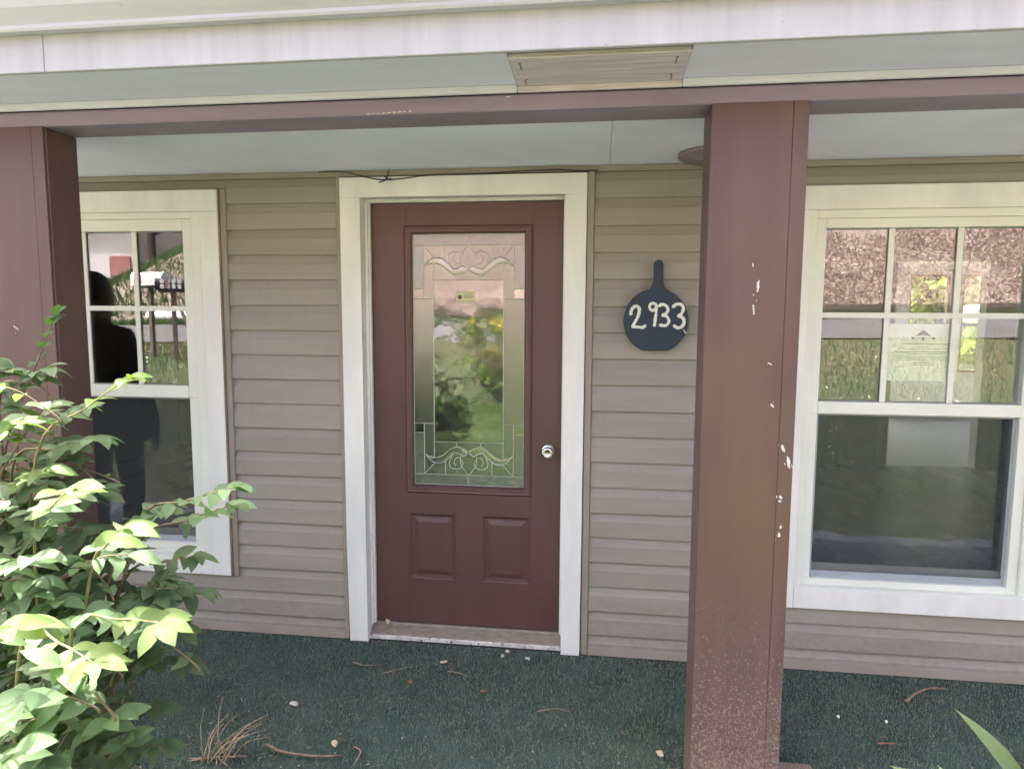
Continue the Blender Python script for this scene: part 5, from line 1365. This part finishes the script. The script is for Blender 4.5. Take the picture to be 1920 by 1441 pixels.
twig([(-0.30, -0.33, Zt), (-0.24, -0.30, Zt + .008), (-0.17, -0.24, Zt)], 0.0022, 'bent straw left of centre below the door', 'straw')
twig([(-0.02, -0.27, Zt), (0.03, -0.285, Zt + .006), (0.08, -0.30, Zt)], 0.0022, 'short straw in front of the threshold', 'straw')
twig([(1.66, -0.55, Zt), (1.70, -0.56, Zt + .01), (1.735, -0.545, Zt)], 0.003, 'small reddish twig right of the chipped column', 'dryleaf')
twig([(0.40, -0.52, Zt), (0.47, -0.50, Zt + .006), (0.53, -0.505, Zt)], 0.002, 'pale straw on open turf before the chipped column', 'straw')

tuft = thing('straw_tuft', 'tuft of dry straw stalks on the turf beside the bush', 'straw', (-0.70, -0.95, 0.0))
for i in range(17):
    a = random.uniform(-0.5, 1.15); ln = random.uniform(0.14, 0.26)
    bx, by = random.uniform(-.05, .05), random.uniform(-.04, .02)
    e = (bx + math.sin(a) * ln * 0.75, by + random.uniform(0.0, .12), 0.012 + math.cos(a) * ln * random.uniform(.35, .75))
    mm = ((bx + e[0]) / 2 - .01, (by + e[1]) / 2, e[2] * 0.6 + .01)
    MB().tube(catmull([(bx, by, 0.004), mm, e], 4), [0.0022] * 5 + [0.0012] * 4, 5).build('stalk', M['straw'], tuft, True)
for i in range(8):
    a = random.uniform(0, 6.28); ln = random.uniform(.06, .13)
    MB().tube([(0, 0, .012), (math.cos(a) * ln, math.sin(a) * ln * .5, .010)], 0.0018, 5).build('stalk', M['straw'], tuft, True)

def chip(x, y, s, label, mat, cat, flat=0.45, grp=None):
    bm = bmesh.new()
    bmesh.ops.create_icosphere(bm, subdivisions=2, radius=1.0)
    for v in bm.verts:
        k = random.uniform(0.75, 1.2)
        v.co = Vector((v.co.x * s * k, v.co.y * s * 0.65 * k, v.co.z * s * flat * k))
    me = bpy.data.meshes.new('chip'); bm.to_mesh(me); bm.free()
    me.materials.append(M[mat])
    o = bpy.data.objects.new({'wood chip': 'wood_chip', 'stone': 'pebble', 'leaf': 'dry_leaf'}[cat], me)
    COL.objects.link(o)
    o.location = (x, y, 0.006 + s * flat * 0.8)
    o.rotation_euler.z = random.uniform(0, 3.1)
    tag(o, label, cat, grp)
chip(-0.315, -0.822, .018, 'square pale wood chip beside the long twig', 'woodchip', 'wood chip')
chip(-0.055, -0.185, .018, 'long pale splinter on turf left of the door centre', 'woodchip', 'wood chip', .2)
chip(0.218, -0.055, .012, 'upper of two oval tan pebbles near the threshold', 'pebble', 'stone', .6)
chip(0.200, -0.100, .012, 'lower of two oval tan pebbles near the threshold', 'pebble', 'stone', .6)
chip(0.318, -0.110, .014, 'grey pebble nearest the right foot of the door casing', 'pebble', 'stone', .6)
chip(0.86, -0.72, .016, 'crumpled tan chip on turf left of the chipped column', 'woodchip', 'wood chip', .6)
chip(-0.575, -0.60, .018, 'crumpled grey scrap on turf above the straw tuft', 'pebble', 'stone', .5)
chip(1.575, -0.39, .008, 'tiny white pebble right of the chipped column', 'white_enamel', 'stone', .7)
chip(1.75, -0.40, .008, 'tiny white pebble below the curved twig', 'white_enamel', 'stone', .7)
chip(-0.16, -0.37, .014, 'reddish curled leaf on turf below the door', 'dryleaf', 'leaf', .3)
chip(0.16, -0.40, .012, 'small brown leaf on open turf before the door', 'dryleaf', 'leaf', .3)
chip(-0.395, 0.055, .016, 'yellow brown leaf caught in the corner of the threshold', 'woodchip', 'leaf', .9)
bpy.data.objects['dry_leaf.002'].location.z = 0.066
n = 1900
lx = rng.uniform(-1.6, 2.6, n); ly = np.where(rng.random(n) < 0.35, -0.024 - 0.05 * rng.random(n) ** 2, -0.03 - 1.2 * rng.random(n) ** 0.7)
P = np.stack([lx, ly, rng.uniform(0.003, 0.008, n)], -1)
s_ = np.where(ly < -0.75, 1.3, 0.9)[:, None] * 0.0042 * rng.uniform(0.4, 1.6, (n, 1))
a_ = rng.uniform(0, 6.28, n)
d1 = np.stack([np.cos(a_), np.sin(a_), rng.uniform(-.2, .5, n)], -1) * s_
d2 = np.stack([-np.sin(a_), np.cos(a_), rng.uniform(-.2, .5, n)], -1) * s_ * rng.uniform(0.2, 0.7, (n, 1))
V = np.stack([P - d1 - d2 * .4, P + d2, P + d1, P - d2], 1).reshape(-1, 3)
tag(np_obj('litter_crumbs', V, np.arange(4 * n).reshape(-1, 4), M['crumbs'], None, 'stuff'), 'fine crumbs of leaf and wood over the turf', 'litter')
n = 420
lx = rng.uniform(-1.6, 2.6, n); ly = -0.03 - 1.2 * rng.random(n) ** 0.8
P = np.stack([lx, ly, rng.uniform(0.008, 0.012, n)], -1)
a_ = rng.uniform(0, 6.28, n)
d1 = np.stack([np.cos(a_), np.sin(a_), rng.uniform(-.15, .15, n)], -1) * (0.014 * rng.uniform(0.4, 1.5, (n, 1)))
d2 = np.stack([-np.sin(a_), np.cos(a_), 0 * a_], -1) * 0.0006
V = np.stack([P - d1 - d2, P - d1 + d2, P + d1 + d2, P + d1 - d2], 1).reshape(-1, 3)
tag(np_obj('pine_needles', V, np.arange(4 * n).reshape(-1, 4), M['straw'], None, 'stuff'), 'thin dry needles scattered over the turf', 'litter')
sb = MB().box(1.2135, 1.37, -0.80, -0.733, 0.003, 0.030, 0.003).build('scrap_board', M['maroon'])
tag(sb, 'short maroon board end on the turf at the column foot', 'board')

# ------------------------------------------------------------------ things across the yard, seen in the glass
def mailbox(loc, rz, L, label, mat, letters):
    t = thing('mailbox', label, 'mailbox', loc)
    t.rotation_euler.z = rz
    w, h = L * 0.17, L * 0.20
    prof = [(-w, 0), (w, 0), (w, h)] + [(w * math.cos(a), h + w * math.sin(a)) for a in np.linspace(0, math.pi, 13)[1:-1]] + [(-w, h)]
    H = 1.06
    MB().prism_x([(y, z + H) for y, z in prof], -L / 2, L / 2 - 0.012).build('body', M[mat], t, fix=True)
    MB().prism_x([(y * 1.05, H - 0.004 + z * 1.03) for y, z in prof], L / 2 - 0.011, L / 2 + 0.004).build('door', M[mat], t, fix=True)
    MB().box(-0.03, 0.03, -0.03, 0.03, -0.15, H - 0.035, 0.004).build('post', M['post_wood'], t)
    MB().box(-L * 0.42, L * 0.42, -0.06, 0.06, H - 0.034, H - 0.002, 0.003).build('shelf', M['post_wood'], t)
    MB().box(-L * .2, -L * .2 + 0.03, w + 0.002, w + 0.006, H + 0.03, H + 0.19, 0.001).build('flag', M['far_red'], t)
    if letters:
        q = MB()
        for r_ in range(2):
            for i in range(4):
                q.box(-0.16 + i * 0.075, -0.11 + i * 0.075, w + 0.001, w + 0.003, H + 0.02 + r_ * 0.075, H + 0.08 + r_ * 0.075, 0.001)
        q.build('number_decals', M['white_enamel'], t)
    return t
mailbox((-6.05, -6.35, float(yard_z(-6.05, -6.35))), 0.1, 0.54, 'white arched mailbox on a post by the road', 'white_enamel', False)
mb2 = mailbox((-5.55, -6.15, float(yard_z(-5.55, -6.15)) - 0.06), -0.5, 0.46, 'black mailbox with white decals beside the white mailbox', 'black_enamel', True)
br_ = MB().tube([(-5.2, -6.25, float(yard_z(-5.2, -6.25)) - .1), (-5.75, -6.4, 2.0)], 0.028, 8)
tag(br_.build('leaning_stake', M['post_wood'], None, True), 'thin wooden stake leaning on the mailboxes', 'stake')
pp = MB()
pz = float(hill_z(-8.7, -11.0)) + 0.13
for k in range(9):
    a, b = -9.4 + 0.16 * k, -9.4 + 0.16 * (k + 1)
    pp.tube([(a, -11.0, pz), (a + 0.08, -11.0, pz), (b, -11.0, pz)], [0.12, 0.135, 0.12], 14, cap=(k in (0, 8)))
tag(pp.build('drain_pipe', M['white_enamel'], None, True), 'short white ribbed pipe lying across the road', 'pipe')

# person standing on the porch out to the side, mirrored in the window
def person(loc, rz, label):
    t = thing('person', label, 'person', loc)
    t.rotation_euler.z = rz
    J = dict(pel=(0, 0, .98, .135, .105), wai=(0, 0, 1.12, .14, .11), che=(0, -.01, 1.33, .175, .125), nek=(0, -.01, 1.50, .062, .06), hd1=(0, .015, 1.60, .078, .088), hd2=(0, .01, 1.70, .084, .10), hd3=(0, 0, 1.775, .055, .065))
    chain = [('pel', 'wai'), ('wai', 'che'), ('che', 'nek'), ('nek', 'hd1'), ('hd1', 'hd2'), ('hd2', 'hd3')]
    for s, sd in ((1, 'r'), (-1, 'l')):
        J.update({sd + 'sh': (s * .175, -.01, 1.43, .072, .07), sd + 'el': (s * .235, -.02, 1.14, .052, .052), sd + 'wr': (s * .235, .05, .90, .036, .034), sd + 'ha': (s * .23, .075, .84, .040, .022),
                  sd + 'hi': (s * .10, 0, .90, .098, .10), sd + 'kn': (s * .115, .01, .50, .068, .07), sd + 'an': (s * .12, -.02, .10, .050, .055), sd + 'he': (s * .12, -.03, .045, .045, .045), sd + 'to': (s * .135, .15, .035, .045, .032)})
        chain += [('che', sd + 'sh'), (sd + 'sh', sd + 'el'), (sd + 'el', sd + 'wr'), (sd + 'wr', sd + 'ha'), ('pel', sd + 'hi'), (sd + 'hi', sd + 'kn'), (sd + 'kn', sd + 'an'), (sd + 'an', sd + 'he'), (sd + 'he', sd + 'to')]
        for f_, (dx, dz, ln) in enumerate(((-.026, 0, .070), (-.009, 0, .080), (.009, 0, .074), (.025, 0, .058))):
            b = sd + 'f%d' % f_
            J[b + 'a'] = (s * (.23) + dx * .3, .080 + dx, .815, .010, .010); J[b + 'b'] = (s * .23 + dx * .2, .092 + dx, .815 - ln * .55, .0085, .0085); J[b + 'c'] = (s * .225, .088 + dx, .815 - ln, .007, .007)
            chain += [(sd + 'ha', b + 'a'), (b + 'a', b + 'b'), (b + 'b', b + 'c')]
        J[sd + 'ta'] = (s * .215, .115, .85, .011, .011); J[sd + 'tb'] = (s * .205, .135, .815, .009, .009)
        chain += [(sd + 'wr', sd + 'ta'), (sd + 'ta', sd + 'tb')]
    names = list(J)
    me = bpy.data.meshes.new('body')
    me.from_pydata([J[k][:3] for k in names], [(names.index(a), names.index(b)) for a, b in chain], [])
    o = bpy.data.objects.new('body', me)
    COL.objects.link(o)
    o.modifiers.new('skin', 'SKIN')
    for i, k in enumerate(names):
        me.skin_vertices[0].data[i].radius = J[k][3:5]
        me.skin_vertices[0].data[i].use_root = (k == 'pel')
    sd_ = o.modifiers.new('sub', 'SUBSURF'); sd_.levels = 2; sd_.render_levels = 2
    dg = bpy.context.evaluated_depsgraph_get()
    nm = bpy.data.meshes.new_from_object(o.evaluated_get(dg))
    o.modifiers.clear()
    o.data = nm
    o.name = 'body'
    for mt in ('cloth', 'denim', 'skin', 'black_enamel'):
        nm.materials.append(M[mt])
    for p in nm.polygons:
        c = p.center
        p.material_index = 2 if (c.z > 1.53 or (c.z < .88 and abs(c.x) > .18 and c.z > .6)) else (0 if c.z > .92 else (1 if c.z > .11 else 3))
        p.use_smooth = True
    o.parent = t
    # face and hair
    f = MB()
    f.lathe([(.010, 0), (.014, .012), (.004, .045)], 8, Matrix.Translation((0, .098, 1.625)) @ Matrix.Rotation(0.35, 4, 'X'))
    for s in (-1, 1):
        f.lathe([(.004, 0), (.02, .004), (.026, .012), (.012, .02)], 8, Matrix.Translation((s * .078, .005, 1.66)) @ Matrix.Rotation(s * math.pi / 2, 4, 'Y'))
    f.build('nose_and_ears', M['skin'], t, True)
    e = MB()
    for s in (-1, 1):
        e.lathe([(.002, -.008), (.011, 0), (.002, .008)], 10, Matrix.Translation((s * .032, .098, 1.675)))
    e.box(-.026, .026, .098, .104, 1.585, 1.592, .002)
    e.build('eyes_and_mouth', M['hair'], t, True)
    hm = MB()
    R = []
    for i in range(9):
        a = i / 8 * math.pi * .74
        R.append((max(.002, .105 * math.sin(a)), .105 * math.cos(a)))
    hm.lathe(R, 20, Matrix.Translation((0, -.030, 1.700)) @ Matrix.Diagonal((.90, .98, 1.1, 1)))
    hm.build('hair', M['hair'], t, True, True)
    # jacket skirt that hangs over the hips
    jk = MB()
    ring = []
    for z, rx, ry in ((1.22, .165, .13), (1.08, .185, .15), (.92, .215, .17), (.80, .235, .18), (.795, .225, .17), (.92, .20, .155)):
        ring.append([(rx * math.cos(a), ry * math.sin(a), z) for a in np.linspace(0, 2 * math.pi, 25)[:-1]])
    vs = [p for r in ring for p in r]
    fs = [(i * 24 + k, i * 24 + (k + 1) % 24, (i + 1) * 24 + (k + 1) % 24, (i + 1) * 24 + k) for i in range(len(ring) - 1) for k in range(24)]
    jk.add(vs, fs)
    jk.build('jacket', M['cloth'], t, True, True)
    return t
person((-2.345, -0.60, 0.002), math.pi, 'person in a dark jacket mirrored in the window by the bush')

# neighbouring house
nz = float(hill_z(-17.5, -20.0))
nh = thing('neighbour_house', 'pale house with red panels across the road', 'house', (-20.5, -22.5, nz))
W2, D2, H2 = 4.2, 2.4, 3.0
nw = MB().box(-W2, W2, -D2, D2, -0.8, H2, 0).build('wall', M['far_white'], nh)
MB().prism_x([(-D2 - .4, H2 - .05), (0, H2 + 1.6), (D2 + .4, H2 - .05), (D2 + .4, H2 + .1), (0, H2 + 1.78), (-D2 - .4, H2 + .1)], -W2 - .3, W2 + .3).build('roof', M['far_roof'], nh, fix=True)
for x0, x1, z0, z1, mt in ((3.2, 4.05, 0.45, 1.55, 'far_red'), (1.6, 2.1, 0.2, 1.5, 'far_red'), (-2.6, -1.2, 0.9, 2.1, 'glass_back')):
    MB().box(x0, x1, D2 + 0.002, D2 + 0.06, z0, z1, 0.005).build('shutter' if mt == 'far_red' else 'window', M[mt], nh)
MB().box(0.0, 0.95, D2 + 0.002, D2 + 0.05, 0, 2.05, 0.005).build('door', M['far_red'], nh)

def leaf_cloud(centres, radii, per, size, mat, name, parent, off, flat=0.8):
    V = []
    for c, r in zip(centres, radii):
        d = rng.normal(size=(per, 3)); d /= np.linalg.norm(d, axis=1)[:, None]
        p = np.array(c) + d * (r * rng.random((per, 1)) ** 0.45) * np.array([1, 1, flat])
        a = rng.normal(size=(per, 3)); a /= np.linalg.norm(a, axis=1)[:, None]
        b = np.cross(a, rng.normal(size=(per, 3))); b /= np.linalg.norm(b, axis=1)[:, None]
        s = size * rng.uniform(.6, 1.4, (per, 1))
        V.append(np.stack([p - a * s, p + b * s * .5, p + a * s, p - b * s * .5], 1).reshape(-1, 3))
    V = np.concatenate(V) - np.array(off)
    o = np_obj(name, V, np.arange(len(V)).reshape(-1, 4), M[mat], parent)
    return o

def tree(loc, h, spread, mat, label, group=None, nclump=22, per=260, size=0.14):
    t = thing('tree', label, 'tree', loc, group)
    tr = MB()
    top = Vector((random.uniform(-.4, .4), random.uniform(-.4, .4), h * .8))
    tr.tube(catmull([(0, 0, -.2), (random.uniform(-.1, .1), 0, h * .25), tuple(top * .6), tuple(top)], 5), [h * .028 * (1 - .85 * i / 15) for i in range(16)], 8)
    cs, rs = [], []
    for i in range(nclump):
        a = random.uniform(0, 6.28); z = random.uniform(.25, 1.0) * h
        rr = spread * math.sin(min(1, (z / h) ** .8) * math.pi * .86 + .2) * random.uniform(.35, 1)
        c = (math.cos(a) * rr, math.sin(a) * rr, z)
        cs.append(c); rs.append(spread * random.uniform(.24, .42))
        tr.tube([(0, 0, z * .7), (c[0] * .5, c[1] * .5, z * .88), c], [h * .010, h * .006, h * .002], 5)
    tr.build('trunk', M['trunk'], t, True)
    leaf_cloud(cs, rs, per, size, mat, 'crown', t, (0, 0, 0))
    return t
for x, y, h, s, mt, lb in ((8.3, 13.6, 3.2, 1.5, 'foliage_yellow', 'bright leafy shrub low in the left pane of the back window'),
                           (9.9, 13.8, 3.4, 1.5, 'foliage_yellow', 'bright leafy shrub low in the narrow pane of the back window'),
                           (9.6, 16.5, 6.5, 2.4, 'foliage_yellow', 'bright tree seen through the left pane of the back window'),
                           (12.6, 17.5, 7.0, 2.6, 'foliage_yellow', 'bright tree seen through the narrow pane of the back window'),
                           (15.5, 21, 9, 3.2, 'foliage', 'darker tree standing behind the bright back yard trees'),
                           (10.8, 23, 9, 3.2, 'foliage_yellow', 'tall bright tree far behind the back window'),
                           (6.5, 19, 7, 2.6, 'foliage', 'dark tree hidden beyond the back yard'),
                           (19, 24, 10, 3.5, 'foliage_yellow', 'farthest bright tree past the back window')):
    tree((x, y, -0.15 + 0.045 * max(0, y - 9)), h, s, mt, lb, 'back yard trees')
for i, (x, y, h, s, lb) in enumerate(((-14.2, -18, 6, 2.0, 'small green tree right of the pale neighbouring house'), (-11.5, -21, 8, 2.4, 'green tree on the slope behind the mailboxes'), (-9.0, -25, 9, 2.6, 'tall tree at the top of the mirrored slope'))):
    tree((x, y, float(hill_z(x, y))), h, s, 'foliage', lb, 'trees across the road', 18, 200, .16)
# white tank beyond the back window
tz = -0.15 + 0.045 * 5
tk = thing('white_tank', 'white rounded tank outside the back window', 'tank', (9.3, 12.2, tz))
tp = [(0.02, -1.3), (.10, -1.28), (.17, -1.2), (.19, -1.1), (.19, 1.1), (.17, 1.2), (.10, 1.28), (.02, 1.3)]
MB().lathe(tp, 24, Matrix.Translation((0, 0, 1.56)) @ Matrix.Rotation(math.pi / 2, 4, 'Y')).build('shell', M['white_enamel'], tk, True, True)
for x in (-.7, .7):
    MB().box(x - .06, x + .06, -.12, .12, -.05, 1.40, .01).build('leg', M['post_wood'], tk)

# shrub with yellow blossom, mirrored in the door glass
sx, sy = -0.75, -5.1
sz = float(yard_z(sx, sy))
shr = thing('flowering_shrub', 'loose shrub with yellow blossom out in the yard', 'shrub', (sx, sy, sz))
cs = [(random.uniform(-.35, .35), random.uniform(-.25, .25), random.uniform(.2, .95)) for _ in range(26)]
ss = MB()
for c in cs:
    ss.tube([(c[0] * .1, c[1] * .1, -.03), (c[0] * .6, c[1] * .6, c[2] * .55), c], [.012, .008, .003], 5)
ss.build('stems', M['stem'], shr, True)
leaf_cloud(cs, [.13] * len(cs), 90, .022, 'foliage', 'crown', shr, (0, 0, 0))
fc = [c for c in cs if c[2] > .4]
leaf_cloud([(c[0], c[1], c[2] + .05) for c in fc], [.10] * len(fc), 26, .020, 'blossom', 'blossom', shr, (0, 0, 0))
